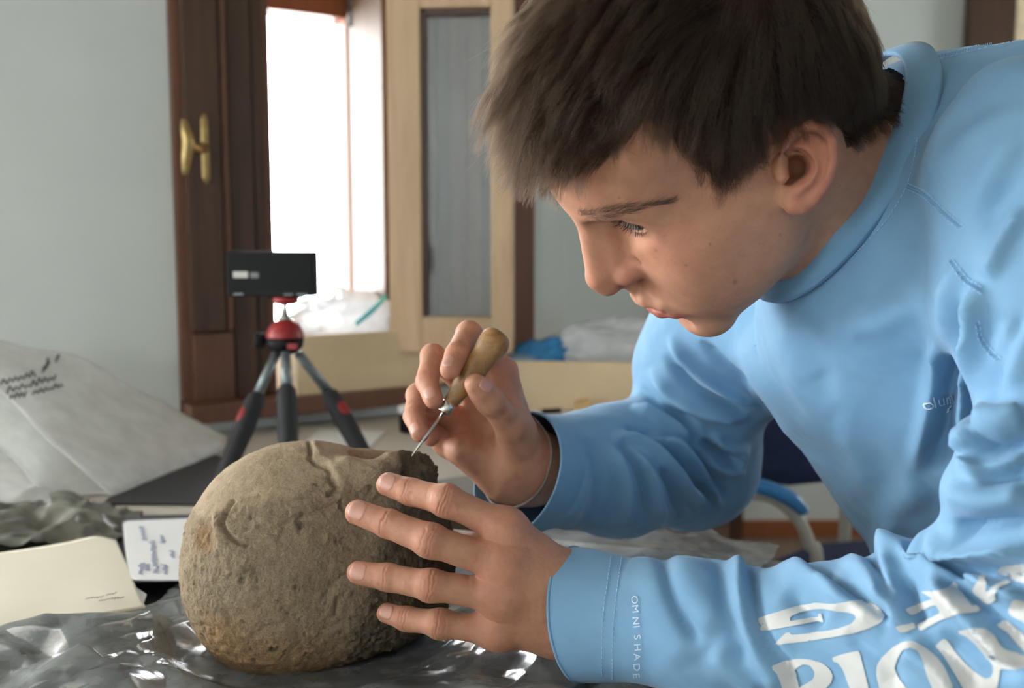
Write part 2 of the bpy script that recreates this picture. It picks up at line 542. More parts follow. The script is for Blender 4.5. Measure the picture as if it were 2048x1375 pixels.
# far door frame (upper right) and pale door leaf beyond
fx = lambda px, py: on_plane(px, py, (0, FAR_Y, 0), np.array([0, 1.0, 0]))[0]
d3 = struct(empty('door_1', (fx(1975, 50), FAR_Y, 0)))
bm = bmesh.new()
add_box(bm, (fx(1926, 50), FAR_Y - .05, 0), (fx(2018, 50) - fx(1926, 50), 0, 0), (0, .049, 0), (0, 0, 2.3), .004)
bm_obj('door_jamb', bm, M['darkwood'], d3)
bm = bmesh.new()
add_box(bm, (fx(2020, 50), FAR_Y - .02, 0), (.8, 0, 0), (0, .018, 0), (0, 0, 2.25), .004)
bm_obj('door_leaf', bm, plain('cream_door_paint', srgb(232, 214, 178), .6), d3)
# corner post and skirting seen under the arm, on the far wall
bm = bmesh.new()
add_box(bm, (fx(1440, 1000), FAR_Y - .07, 0), (fx(1478, 1000) - fx(1440, 1000), 0, 0), (0, .069, 0), (0, 0, .9), .004)
struct(bm_obj('trim_1', bm, M['darkwood']))
bm = bmesh.new()
add_box(bm, (fx(1480, 1000), FAR_Y - .02, 0), (3.0 - fx(1480, 1000), 0, 0), (0, .019, 0), (0, 0, .06), .003)
struct(bm_obj('baseboard_far', bm, M['orangewood']))

# ------------------------------------------------------------------ window 1: frame, closed left leaf, open right leaf
win = struct(empty('window_1', wp(U_L, SILL_Z, 0)))
def wpart(name, mat, boxes, bevel=.003):
    bm = bmesh.new()
    for bx in boxes: wbox(bm, *bx, bevel)
    return bm_obj(name, bm, mat, win)
uu = lambda px, n=0.0, py=450: wuz(px, py, n)[0]
zz = lambda px, py, n=0.0: wuz(px, py, n)[1]
zb = zz(420, 662, .03)
wpart('casing', M['redwood'], [(uu(349), uu(378, .012), SILL_Z, W_TOP, 0.0, .012)])
wpart('frame_backing', M['darkwood'], [(U_L + .0005, uu(528, -.01), SILL_Z, W_TOP, -.10, -.0005)], 0)
wpart('sash_stile', M['darkwood'], [(uu(378, .035), uu(447, .035), zb, W_TOP, 0.0, .035)])
wpart('stile_moulding', M['redwood'], [(uu(449, .028), uu(463, .028), zb, W_TOP, 0.0, .028)])
wpart('frame_post', M['darkwood'], [(uu(464, .012), uu(508, .012), SILL_Z, W_TOP, -.02, .012)])
wpart('rebate', M['darkwood'], [(uu(509, -.005), uu(528, -.005), SILL_Z, W_TOP, -.02, .002)])
wpart('frame_edge', M['redwood'], [(uu(528, -.01), uu(547, -.01), SILL_Z, W_TOP, -.05, -.01)])
wpart('lower_rail', M['redwood'], [(uu(378, .02), uu(462, .02), SILL_Z, zb - .004, 0.0, .02)])
bm = bmesh.new(); wbox(bm, uu(352), U_R + .02, SILL_Z - .03, SILL_Z, -WALL_T, .06, .004)
bm_obj('window_sill', bm, M['redwood'], win)
# handle: escutcheon plate and curved lever
M['brass'] = plain('worn_brass', srgb(176, 150, 100), .38, .2, 60, 0.85)
p0 = np.array(wp(*wuz(408, 226, .036), .036)); p1 = np.array(wp(*wuz(413, 368, .036), .036))
bm = bmesh.new(); add_tube(bm, [p0, p0 * .9 + p1 * .1, p0 * .1 + p1 * .9, p1], [.003, .0062, .0062, .003], 12, True, (WN, .5))
hp = bm_obj('handle_plate', bm, M['brass'], win, True)
lv = [np.array(wp(*wuz(x, y, n), n)) for x, y, n in ((368, 238, .075), (371, 262, .078), (376, 285, .078), (372, 318, .076), (370, 350, .074))]
bm = bmesh.new(); add_tube(bm, spline(lv, 18), np.interp(np.linspace(0, 1, 18), [0, .2, .5, .8, 1], [.004, .0075, .010, .0075, .004]), 12)
add_tube(bm, [np.array(wp(*wuz(377, 292, .076), .076)), np.array(wp(*wuz(394, 296, .05), .05)), np.array(wp(*wuz(408, 296, .036), .036))], [.0075, .006, .009], 12)
bm_obj('handle_lever', bm, M['brass'], win, True)
# deep reveal on the right side: outer frame (orange) and jamb board (pale)
nO = -WALL_T + .02
uo = uu(690, nO, 300)
wpart('outer_frame', M['orangewood'], [(uo, uu(713, nO, 300), SILL_Z, W_TOP, nO - .05, nO + .012), (U_L - .1, uo, zz(700, 40, nO), zz(700, 40, nO) + .09, nO - .05, nO + .012)])
wpart('jamb_board', M['jambwood'], [(U_R - .012, U_R - .002, SILL_Z, W_TOP, nO + .02, -.002)])
bm = bmesh.new(); c = np.array(wp(*wuz(706, 22, nO + .03), nO + .03)); add_tube(bm, [c - Z * .03, c + Z * .03], [.011, .011], 14)
bm_obj('hinge', bm, plain('dark_iron', srgb(46, 40, 38), .5), win, True)
wpart('right_casing', M['redwood'], [(uu(1000), uu(1062), SILL_Z - .02, W_TOP + .4, .001, .014)])
# open right leaf, hinged at the jamb and swung into the room
hz = np.array(wp(uu(782, .02), 0, .02))
ang = math.atan2(WU[1], WU[0]) - math.radians(37)
SD = np.array([math.cos(ang), math.sin(ang), 0]); SN = np.array([SD[1], -SD[0], 0])
def spx(px, py):
    p = on_plane(px, py, hz, SN) - hz
    return float(p @ SD), float(p[2])
sw = spx(1027, 450)[0]; g0, g1 = spx(847, 450)[0], spx(984, 450)[0]
sz0, gz0, gz1, sz1 = spx(900, 702)[1], spx(900, 632)[1], spx(900, 20)[1], spx(900, -60)[1]
leaf = struct(empty('window_2', hz + Z * sz0))
def sbox(bm, a0, a1, z0, z1, n0, n1, bev=.004):
    add_box(bm, hz + SD * a0 + Z * z0 + SN * n0, SD * (a1 - a0), Z * (z1 - z0), SN * (n1 - n0), bev)
for nm, bx in (('hinge_stile', (0, g0, sz0, sz1)), ('lock_stile', (g1, sw, sz0, sz1)), ('bottom_rail', (g0, g1, sz0, gz0)), ('top_rail', (g0, g1, gz1, sz1))):
    bm = bmesh.new(); sbox(bm, *bx, -.02, .02); bm_obj(nm, bm, M['lightwood'], leaf)
for nm, bx in (('glazing_bead', (g0, g0 + .008, gz0, gz1)), ('glazing_bead', (g0, g1, gz1 - .01, gz1))):
    bm = bmesh.new(); sbox(bm, *bx, -.014, .012, .001); bm_obj(nm, bm, M['darkwood'], leaf)
m = Mat('old_window_glass')
tr = m.n('ShaderNodeBsdfTransparent'); tr.inputs[0].default_value = (.93, .95, .95, 1)
gl = m.n('ShaderNodeBsdfGlossy'); gl.inputs['Roughness'].default_value = 0.06
df = m.n('ShaderNodeBsdfDiffuse'); df.inputs[0].default_value = (.75, .78, .8, 1)
fr = m.n('ShaderNodeFresnel'); fr.inputs['IOR'].default_value = 1.9
mx = m.n('ShaderNodeMixShader'); m.l(fr.outputs[0], mx.inputs[0]); m.l(tr.outputs[0], mx.inputs[1]); m.l(gl.outputs[0], mx.inputs[2])
mx2 = m.n('ShaderNodeMixShader'); mx2.inputs[0].default_value = .05
m.l(mx.outputs[0], mx2.inputs[1]); m.l(df.outputs[0], mx2.inputs[2]); m.l(mx2.outputs[0], m.out.inputs[0])
M['glass'] = m.m
bm = bmesh.new(); sbox(bm, g0 + .004, g1 + .004, gz0 - .004, gz1 + .004, -.003, .001, 0); bm_obj('pane', bm, M['glass'], leaf)
for i in range(6):  # boards added behind the pane, standing in for wood reflected in its glass
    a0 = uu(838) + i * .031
    wpart('reflection_board', M['darkwood'] if i % 3 == 1 else M['redwood'], [(a0, a0 + .029, SILL_Z - .01, W_TOP - .02 * (i % 2), .0005, .012 + .003 * (i % 2))])
# ------------------------------------------------------------------ tables
M['tabletop'] = plain('worn_laminate', srgb(196, 188, 176), .45, .06, 12)
M['deskside'] = wood('desk_edge_wood', srgb(96, 72, 56), srgb(130, 100, 80), 0, 5, 10, .6)
def prism(bm, pts, z0, z1, bev=0.0):
    a = [bm.verts.new((p[0], p[1], z0)) for p in pts]; b = [bm.verts.new((p[0], p[1], z1)) for p in pts]
    bm.faces.new(a[::-1]); bm.faces.new(b)
    for i in range(len(pts)): bm.faces.new([a[i], a[(i + 1) % len(pts)], b[(i + 1) % len(pts)], b[i]])
    if bev: bmesh.ops.bevel(bm, geom=list(bm.edges), offset=bev, segments=2, affect='EDGES')
e1 = on_z(1200, 1084, TABLE_Z); e2 = on_z(1772, 1141, TABLE_Z); ed = (e2 - e1) / np.linalg.norm(e2 - e1)
f1 = on_z(870, 958, TABLE_Z)
# far edge of the near table runs until the desk front line
A = np.array([[ed[0], -WU[0]], [ed[1], -WU[1]]]); st = np.linalg.solve(A, (f1 - e1)[:2]); cx = e1 + ed * st[0]
lft = f1 - WU * .93
NEAR_POLY = [e2[:2], (cx - WN * 0 + WN * .012)[:2], (lft + WN * .012)[:2], (lft[0] - .1, .1), (e2[0] - .02, .1)]
near_table = empty('work_table', (0, .6, 0))
tag(near_table, 'pale laminate work table under the skull and the plastic sheet', 'table')
bm = bmesh.new(); prism(bm, NEAR_POLY, TABLE_Z - .028, TABLE_Z, .002); bm_obj('table_top', bm, M['tabletop'], near_table)
for x, y in ((.25, .92), (.25, .15), (-.8, .2), (-.75, .85)):
    bm = bmesh.new(); add_box(bm, (x - .025, y - .025, 0), (.05, 0, 0), (0, .05, 0), (0, 0, TABLE_Z - .0285), .003); bm_obj('leg', bm, M['deskside'], near_table)
desk = empty('wall_desk', f1 * [1, 1, 0])
tag(desk, 'long pale desk with a brown front standing along the window wall', 'desk')
dpt = float((WO0 - f1) @ -WN) - .004
dp = [f1 - WU * .95, f1 + WU * .57, f1 + WU * .57 - WN * dpt, f1 - WU * .95 - WN * dpt]
bm = bmesh.new(); prism(bm, [p[:2] for p in dp], TABLE_Z - .03, TABLE_Z - .001, .002); bm_obj('desk_top', bm, M['tabletop'], desk)
ip = [f1 - WU * .93 - WN * .02, f1 + WU * .55 - WN * .02, f1 + WU * .55 - WN * .04, f1 - WU * .93 - WN * .04]
bm = bmesh.new(); prism(bm, [p[:2] for p in ip], .1, TABLE_Z - .0305); bm_obj('front_panel', bm, M['deskside'], desk)
for s in (-.9, .52):
    q0 = f1 + WU * s
    bm = bmesh.new(); prism(bm, [(q0 - WN * .05)[:2], (q0 + WU * .03 - WN * .05)[:2], (q0 + WU * .03 - WN * (dpt - .03))[:2], (q0 - WN * (dpt - .03))[:2]], 0, TABLE_Z - .0305); bm_obj('side_panel', bm, M['deskside'], desk)

# ------------------------------------------------------------------ props on desk, sill and table
DESK_Z = TABLE_Z
M['black'] = plain('black_plastic', srgb(14, 14, 15), .65, .1, 40, spec=.25)
M['blackmatte'] = plain('black_rubber', srgb(38, 38, 40), .7, .1, 40)
M['redplastic'] = plain('red_plastic', srgb(150, 38, 36), .45, .08, 40)
M['greymetal'] = plain('grey_metal', srgb(128, 136, 138), .4, .06, 40, .6)
M['chrome'] = plain('polished_steel', srgb(205, 205, 200), .18, .03, 40, 1.0)
M['card'] = plain('cardboard', srgb(226, 200, 162), .8, .06, 8, bump=.08, bscale=90)
M['paper'] = plain('white_paper', srgb(228, 228, 226), .8, .03, 10)
M['manila'] = plain('manila_paper', srgb(228, 221, 200), .75, .04, 6)
M['ink'] = plain('dark_ink', srgb(48, 50, 58), .8)
M['pencil'] = plain('pencil_grey', srgb(160, 156, 146), .9)
M['bluepen'] = plain('faded_blue_ink', srgb(150, 156, 176), .9)
M['blacksheet'] = plain('black_sheet', srgb(30, 30, 32), .55, .2, 20)
def film(name, tint, haze, hazecol, rough=.12, ior=1.5, bump=0.0, bscale=60, var=.15):
    m = Mat(name)
    tr = m.n('ShaderNodeBsdfTransparent'); tr.inputs[0].default_value = tint
    gl = m.n('ShaderNodeBsdfGlossy'); gl.inputs['Roughness'].default_value = rough
    df = m.n('ShaderNodeBsdfDiffuse'); df.inputs[0].default_value = hazecol
    tl = m.n('ShaderNodeBsdfTranslucent'); tl.inputs[0].default_value = hazecol
    mh = m.n('ShaderNodeMixShader'); mh.inputs[0].default_value = .45
    m.l(df.outputs[0], mh.inputs[1]); m.l(tl.outputs[0], mh.inputs[2])
    v = m.coord()
    hz_ = m.n('ShaderNodeMapRange'); hz_.inputs['From Min'].default_value = .3; hz_.inputs['From Max'].default_value = .7; hz_.inputs['To Min'].default_value = haze * (1 - var); hz_.inputs['To Max'].default_value = min(1, haze * (1 + var))
    m.l(m.noise(v, 28, 4), hz_.inputs['Value'])
    a = m.n('ShaderNodeMixShader'); m.l(hz_.outputs[0], a.inputs[0]); m.l(tr.outputs[0], a.inputs[1]); m.l(mh.outputs[0], a.inputs[2])
    fr = m.n('ShaderNodeFresnel'); fr.inputs['IOR'].default_value = ior
    b = m.n('ShaderNodeMixShader'); m.l(fr.outputs[0], b.inputs[0]); m.l(a.outputs[0], b.inputs[1]); m.l(gl.outputs[0], b.inputs[2])
    if bump:
        bp = m.n('ShaderNodeBump'); bp.inputs['Strength'].default_value = bump; bp.inputs['Distance'].default_value = .002
        m.l(m.noise(v, bscale, 5, .6, 1.0), bp.inputs['Height'])
        for s_ in (gl, df, fr): m.l(bp.outputs[0], s_.inputs['Normal'])
    m.l(b.outputs[0], m.out.inputs[0])
    return m.m
M['clearfilm'] = film('clear_plastic_film', (.96, .98, .98, 1), .29, (.88, .92, .92, 1), .12, 1.6, var=.65)
M['whitebag'] = film('white_bag_film', (.9, .92, .92, 1), .92, (.95, .96, .97, 1), .3, 1.3, .3)
M['bluebag'] = film('blue_bag_film', (.35, .7, 1, 1), .8, srgb(96, 190, 250), .25, 1.35, .3)
M['greybag'] = film('grey_bag_film', (.85, .85, .8, 1), .6, srgb(176, 174, 160), .22, 1.5, .4)
def ridged(P, seed=0):
    return 1 - np.abs(vnoise(P, seed)) * 2
def blob(name, c, r, mat, parent=None, seed=0, amp=.25, freq=3.0, nu=64, nv=40, rot=0.0):
    u = np.linspace(0, 2 * np.pi, nu, endpoint=False); v = np.linspace(.02, np.pi - .02, nv)
    uu_, vv_ = np.meshgrid(u, v, indexing='ij')
    D = np.stack([np.cos(uu_) * np.sin(vv_), np.sin(uu_) * np.sin(vv_), np.cos(vv_)], -1).reshape(-1, 3)
    k = 1 + amp * (ridged(D * freq + seed * 3.7, seed) * .5 + ridged(D * freq * 2.3 + seed, seed + 1) * .25)
    P = D * k[:, None] * np.asarray(r)
    ca_, sa_ = math.cos(rot), math.sin(rot)
    P = P @ np.array([[ca_, sa_, 0], [-sa_, ca_, 0], [0, 0, 1]])
    P = P + np.asarray(c)
    idx = np.arange(nu * nv).reshape(nu, nv)
    Fq = np.stack([idx, np.roll(idx, -1, 0), np.roll(np.roll(idx, -1, 0), -1, 1), np.roll(idx, -1, 1)], -1)[:, :-1].reshape(-1, 4)
    return link_mesh(name, np_mesh(name, P, Fq[:, ::-1]), mat, parent)
def sheet(name, rows, mat, parent=None, nu=40, nv=40, thick=.0006, crumple=0.0, freq=20, seed=0, smooth=True):
    """surface through a grid of control points (rows of world points), given thickness"""
    R = np.array([spline(r, nu) for r in rows])
    G = np.array([spline(R[:, i], nv) for i in range(nu)])            # nu, nv, 3
    P = G.reshape(-1, 3)
    idx = np.arange(nu * nv).reshape(nu, nv)
    Fq = np.stack([idx[:-1, :-1], idx[1:, :-1], idx[1:, 1:], idx[:-1, 1:]], -1).reshape(-1, 4)
    N = mesh_normals(P, Fq)
    if crumple: P = P + N * (crumple * (np.abs(vnoise(P * freq, seed)) + .5 * np.abs(vnoise(P * freq * 2.1, seed + 1)) - .4))[:, None]
    n = len(P)
    ring = np.r_[idx[:, 0], idx[-1, 1:], idx[-2::-1, -1], idx[0, -2:0:-1]]
    side = np.stack([ring, np.roll(ring, -1), np.roll(ring, -1) + n, ring + n], -1)
    Fa = np.vstack([Fq[:, ::-1], Fq + n, side])
    o = link_mesh(name, np_mesh(name, np.vstack([P, P + N * thick]), Fa, smooth), mat, parent)
    return o
def ink_lines(name, lines, mat, parent, w=.0007):
    """thin raised pen strokes: lists of world points"""
    bm = bmesh.new()
    for ln in lines:
        add_tube(bm, ln, [w] * len(ln), 5)
    return bm_obj(name, bm, mat, parent)
rng = random.Random(4)
def scribble(p0, du, dv, length, hgt, n, seed):
    """a wobbly handwritten word starting at p0, along du with height along dv"""
    r = random.Random(seed); pts = []
    k = max(6, n)
    for i in range(k):
        t = i / (k - 1)
        pts.append(np.asarray(p0) + np.asarray(du) * length * t + np.asarray(dv) * hgt * ((i % 2) * (0.45 + r.random() * .6) - r.random() * .25 * (r.random() < .3)))
    return spline(pts, k * 3)
# --- mini tripod with a compact camera
TD = 1.315
trip = empty('mini_tripod', at(568, 985, TD) * [1, 1, 0] + [0, 0, DESK_Z])
tag(trip, 'red and grey mini tripod with black grips standing behind the skull', 'tripod')
hd = at(570, 668, TD)
bm = bmesh.new(); r0 = .0245
add_lathe(bm, hd - Z * .004, Z, [(0, r0)] + [(r0 * math.sin(a), r0 * math.cos(a)) for a in np.linspace(.05, 1.2, 10)] + [(r0 * .98, r0 * .2)], 32)
bm_obj('ball_head', bm, M['redplastic'], trip, True)
bm = bmesh.new(); add_lathe(bm, hd - Z * .0255, Z, [(0, .0135), (.004, .0185), (.010, .0235), (.0214, .0247)], 32)
bm_obj('head_collar', bm, M['black'], trip, True)
bm = bmesh.new(); add_box(bm, hd + [.008, -.0255, -.0175], (.013, 0, 0), (0, .006, 0), (0, 0, .0075), .001); bm_obj('release_button', bm, M['redplastic'], trip)
bm = bmesh.new(); add_lathe(bm, hd + [-.022, 0, -.008], (-1, -.25, 0), [(0, .004), (.004, .004), (.0045, .0095), (.0165, .0105), (.018, .008)], 20); bm_obj('lock_knob', bm, M['black'], trip, True)
bm = bmesh.new(); add_lathe(bm, hd + Z * .0195, Z, [(0, .010), (.003, .0095), (.005, .0052), (.018, .0042), (.027, .0045)], 20); bm_obj('stem', bm, M['chrome'], trip, True)
pl = at(572, 601, TD)
bm = bmesh.new(); add_lathe(bm, pl - Z * .005, Z, [(0, .011), (.002, .0165), (.008, .0172), (.0095, .0165)], 28); bm_obj('mount_plate', bm, M['redplastic'], trip, True)
bm = bmesh.new(); add_box(bm, pl + [-.0225, -.006, .0035], (.045, 0, 0), (0, .02, 0), (0, 0, .0028), .001); bm_obj('mount_pad', bm, M['black'], trip)
legs = [((553, 706), (516, 788), (438, 975), 1.305, 1.285, None), ((571, 706), (573, 772), (579, 985), 1.30, 1.275, None), ((596, 706), (656, 782), (752, 952), 1.32, 1.345, None)]
for (a, b, f_, d0, d1, _x) in legs:
    foot = on_z(f_[0], f_[1], DESK_Z + .007)
    pa, pb = at(a[0], a[1], d0), at(b[0], b[1], d1)
    bm = bmesh.new(); add_tube(bm, [pa, pa * .5 + pb * .5, pb], [.0062, .0066, .0072], 10); ul = bm_obj('leg', bm, M['greymetal'], trip, True)
    dr = foot - pb; L_ = np.linalg.norm(dr)
    bm = bmesh.new(); t_ = np.array([0, .04, .12, .35, .7, .95, 1.0]); add_tube(bm, [pb + dr * t for t in t_], [.008, .0115, .0128, .0135, .0115, .0095, .006], 16)
    bm_obj('grip', bm, M['blackmatte'], ul, True)
    if a[0] != 571:
        side = np.array([-1.0, -.9, 0]) if a[0] < 571 else np.array([.9, -.8, 0]); dn = dr / L_
        side = side - dn * (side @ dn); side /= np.linalg.norm(side)
        c_ = pb + dr * .27 + side * .0088
        bm = bmesh.new(); bmesh.ops.create_uvsphere(bm, u_segments=20, v_segments=12, radius=1.0)
        w_ = np.cross(dn, side)
        for v in bm.verts: v.co = Vector(c_ + dn * v.co.z * .017 + w_ * v.co.x * .0085 + side * v.co.y * .0056)
        bm_obj('grip_inlay', bm, M['redplastic'], ul, True)
cmr = empty('compact_camera', at(540, 596, TD))
tag(cmr, 'small black compact camera mounted sideways on the mini tripod', 'camera')
q00 = at(454, 592, TD - .006); q10 = at(627, 590, TD - .014)
ax_ = q10 - q00; ax_[2] = 0
cn = np.cross(ax_, Z); cn /= np.linalg.norm(cn); cn = cn if cn[1] > 0 else -cn
hh_ = .0588
bm = bmesh.new(); add_box(bm, q00, ax_, Z * hh_, cn * .027, .0025, 3); bm_obj('camera_body', bm, M['black'], cmr)
def cam_face(u0, u1, v0, v1, t=.0006): 
    bm = bmesh.new(); add_box(bm, q00 + ax_ * u0 + Z * hh_ * v0 - cn * t, ax_ * (u1 - u0), Z * hh_ * (v1 - v0), cn * (t + .0004)); return bm
bm_obj('screen', cam_face(.03, .97, .10, .94, .0004), plain('dark_screen_glass', srgb(9, 9, 10), .6, spec=.2), cmr)
bm_obj('label_plate', cam_face(.08, .25, .41, .55, .0010), plain('silver_label', srgb(188, 186, 180), .5), cmr)
bm_obj('label_plate', cam_face(.28, .375, .41, .53, .0010), plain('grey_label', srgb(110, 110, 112), .5), cmr)
bm_obj('marking', cam_face(.08, .19, .035, .06, .0005), M['greymetal'], cmr)
bm_obj('marking', cam_face(.66, .76, .035, .055, .0005), M['greymetal'], cmr)
bm_obj('marking', cam_face(.81, .93, .03, .06, .0005), M['greymetal'], cmr)
# --- cardboard box on the sill with a bag in it
def open_box(name, o, ax, ay, h, label, t=.004, flap=None):
    r = empty(name, np.asarray(o) + np.asarray(ax) * .5 + np.asarray(ay) * .5)
    tag(r, label, 'box')
    ux = ax / np.linalg.norm(ax); uy = ay / np.linalg.norm(ay); lx, ly = np.linalg.norm(ax), np.linalg.norm(ay)
    for nm, (p, a, b) in {'front_panel': (o, ax, uy * t), 'back_panel': (o + ay - uy * t, ax, uy * t), 'side_panel': (o + uy * t, ux * t, ay - uy * 2 * t), 'side_panel_': (o + ax - ux * t + uy * t, ux * t, ay - uy * 2 * t)}.items():
        bm = bmesh.new(); add_box(bm, p, a, b, Z * h, .0012); bm_obj(nm.rstrip('_'), bm, M['card'], r)
    bm = bmesh.new(); add_box(bm, o + ux * t + uy * t, ax - ux * 2 * t, ay - uy * 2 * t, Z * t); bm_obj('base_panel', bm, M['card'], r)
    return r
nb = .045
u0, u1 = uu(594, nb, 700), uu(890, nb, 700)
ztop = zz(600, 672, nb)
open_box('cardboard_box', np.array(wp(u0, SILL_Z + .0005, nb)), WU * (u1 - u0), -WN * .19, ztop - SILL_Z, 'shallow cardboard box on the window sill behind the tripod')
bag1 = empty('plastic_bag', wp(uu(720, 0, 650), SILL_Z + .03, -.04))
tag(bag1, 'white plastic bag with a turquoise stripe bulging from the sill box', 'bag')
blob('bag_film', np.array(wp(uu(715, -.04, 620), zz(715, 640, -.04), -.045)), (.105, .05, .055), M['whitebag'], bag1, 3, .35, 2.2, rot=math.atan2(WU[1], WU[0]))
s0, s1 = [np.array(wp(*wuz(x, y, .012), .012)) for x, y in ((712, 648), (772, 592))]
bm = bmesh.new(); add_tube(bm, [s0, s0 * .5 + s1 * .5 + WN * .006, s1], [.004, .0045, .004], 10, True, (WN, .5)); bm_obj('stripe', bm, plain('turquoise_strip', srgb(70, 196, 200), .5), bag1, True)
# --- long cardboard box on the desk with blue and clear bags
o2 = at(1004, 843, 1.78); o2[2] = DESK_Z + .0005; e2_ = at(1345, 843, 1.74) * [1, 1, 0] + Z * o2[2]
ax2 = e2_ - o2; ay2 = np.cross(Z, ax2); ay2 = ay2 / np.linalg.norm(ay2) * .085
h2 = at(1150, 722, 1.76)[2] - DESK_Z
open_box('cardboard_box', o2, ax2, ay2, h2, 'long cardboard box on the desk behind the hand with the tool')
cb = o2 + ax2 * .2 + ay2 * .5 + Z * (h2 + .005)
bb = empty('plastic_bag', cb); tag(bb, 'bright blue plastic bag tied and lying in the long desk box', 'bag')
blob('bag_film', at(1092, 706, 1.80), (.05, .028, .022), M['bluebag'], bb, 5, .5, 2.5)
blob('bag_knot', at(1108, 688, 1.79), (.018, .014, .012), M['bluebag'], bb, 8, .5, 2.5, 32, 20)
wb = empty('plastic_bag', o2 + ax2 * .7 + ay2 * .5 + Z * h2); tag(wb, 'crumpled clear white plastic bag heaped in the long desk box', 'bag')
blob('bag_film', at(1240, 706, 1.80), (.115, .038, .052), M['whitebag'], wb, 12, .45, 2.0)
wb2 = empty('plastic_bag', at(1045, 712, 1.79)); tag(wb2, 'flat pale blue bag end hanging over the corner of the long desk box', 'bag')
blob('bag_film', at(1048, 713, 1.79), (.036, .022, .007), film('pale_blue_bag_film', (.8, .92, 1, 1), .7, srgb(190, 222, 240), .3, 1.4, .3), wb2, 15, .4, 2.5, 40, 24)
# --- notepad and folder on the desk right of the hand
def flat_quad(name, px4, z, t, mat, parent=None, bev=.0008):
    P4 = [on_z(x, y, z)[:2] for x, y in px4]
    bm = bmesh.new(); prism(bm, P4, z, z + t, bev); return bm_obj(name, bm, mat, parent)
fo = flat_quad('folder', [(1060, 862), (1262, 862), (1262, 826), (1066, 826)], DESK_Z + .0005, .006, M['black'])
tag(fo, 'thin black folder lying on the desk under the white paper pad', 'folder')
pd = flat_quad('paper_pad', [(1062, 848), (1256, 848), (1256, 818), (1070, 818)], DESK_Z + .007, .007, M['paper'])
tag(pd, 'thick white paper pad on the black folder beside the cardboard box', 'notepad')
pk = empty('marker_pen', on_z(1100, 822, DESK_Z + .0145)); tag(pk, 'short black marker lying on the white paper pad', 'pen')
a_, b_ = on_z(1085, 822, DESK_Z + .0185), on_z(1122, 820, DESK_Z + .0185)
bm = bmesh.new(); add_tube(bm, [a_, a_ * .35 + b_ * .65], [.0042, .0042], 12); bm_obj('pen_barrel', bm, M['black'], pk, True)
bm = bmesh.new(); add_tube(bm, [a_ * .35 + b_ * .65, b_], [.0046, .0040], 12); bm_obj('pen_cap', bm, M['blackmatte'], pk, True)
cbit = at(1168, 807, 1.70)
bm = bmesh.new(); add_box(bm, cbit + [-.012, 0, -.012], (.024, .004, .004), (-.003, .02, 0), (0, .002, .014), .001)
tag(bm_obj('cork_piece', bm, plain('light_cork', srgb(214, 180, 124), .8)), 'small tan cork block lying at the back of the white paper pad', 'cork')
pp = flat_quad('paper_sheet', [(640, 858), (772, 862), (742, 892), (606, 888)], DESK_Z + .0005, .0006, M['paper'], None, 0)
tag(pp, 'loose white sheet on the desk between the tripod legs and the tool', 'paper')
# small black and white item behind the fingers
lc = on_z(820, 862, DESK_Z)
lens = empty('small_pot', lc); tag(lens, 'small black and white pot behind the fingers of the raised hand', 'pot')
bm = bmesh.new(); add_lathe(bm, lc + Z * .0005, Z, [(0, .016), (.002, .0175), (.028, .0175), (.030, .016)], 28); bm_obj('pot_body', bm, M['black'], lens, True)
bm = bmesh.new(); add_lathe(bm, lc + Z * .0305, Z, [(0, .0180), (.001, .0190), (.010, .0190), (.012, .016)], 28); bm_obj('pot_lid', bm, M['paper'], lens, True)

# ------------------------------------------------------------------ left side: bags, papers, envelope, notebook, plastic
# large white bag propped up on the left, with handwriting
G = lambda px, py, d: at(px, py, d)
bagp = empty('paper_bag', on_z(300, 960, DESK_Z)); tag(bagp, 'large white bag with black handwriting propped up at the far left', 'bag')
rows = [[G(-120, 640, 1.30), G(40, 690, 1.36), G(160, 712, 1.41), G(300, 790, 1.49), G(455, 872, 1.53)],
        [G(-130, 690, 1.25), G(20, 735, 1.29), G(140, 790, 1.33), G(280, 850, 1.385), G(440, 896, 1.46)],
        [G(-140, 720, 1.20), G(0, 765, 1.22), G(110, 850, 1.24), G(250, 928, 1.27), G(350, 945, 1.345)],
        [G(-150, 720, 1.17), G(-10, 768, 1.19), G(85, 862, 1.20), G(160, 930, 1.21), G(232, 991, 1.214)]]
M['bagpaper'] = film('white_woven_bag', (.9, .9, .88, 1), .95, srgb(250, 250, 247), .5, 1.2, .2, 30)
sheet('bag_front', rows, M['bagpaper'], bagp, 60, 40, .004, .004, 9, 3)
rows2 = [[p + np.array([.0, .008, -.02 - .02 * j]) for p in r] for j, r in enumerate(rows)]
for r in rows2:
    for p in r: p[2] = max(p[2], DESK_Z + .003)
sheet('bag_back', rows2, M['bagpaper'], bagp, 40, 30, .002, .004, 9, 5)
def bag_pt(px, py):
    # nearest point of the front face under a pixel (depth fitted to the control rows)
    d = 1.27 + (px - 60) * .0004 - (py - 760) * .0009
    return at(px, py, d - .012)
words = []
for i, (x0, y0, x1, y1, hgt, n) in enumerate(((2, 768, 70, 752, 13, 13), (86, 744, 98, 728, 16, 7), (14, 786, 112, 757, 12, 18), (20, 797, 52, 792, 11, 8), (66, 787, 126, 772, 9, 13), (112, 722, 118, 712, 6, 6))):
    a_ = bag_pt(x0, y0); b_ = bag_pt(x1, y1); u_ = b_ - a_; L_ = np.linalg.norm(u_); up_ = bag_pt(x0, y0 - hgt) - a_
    words.append(scribble(a_, u_ / L_, up_ / np.linalg.norm(up_), L_, np.linalg.norm(up_), n, i + 3))
WORDS = words
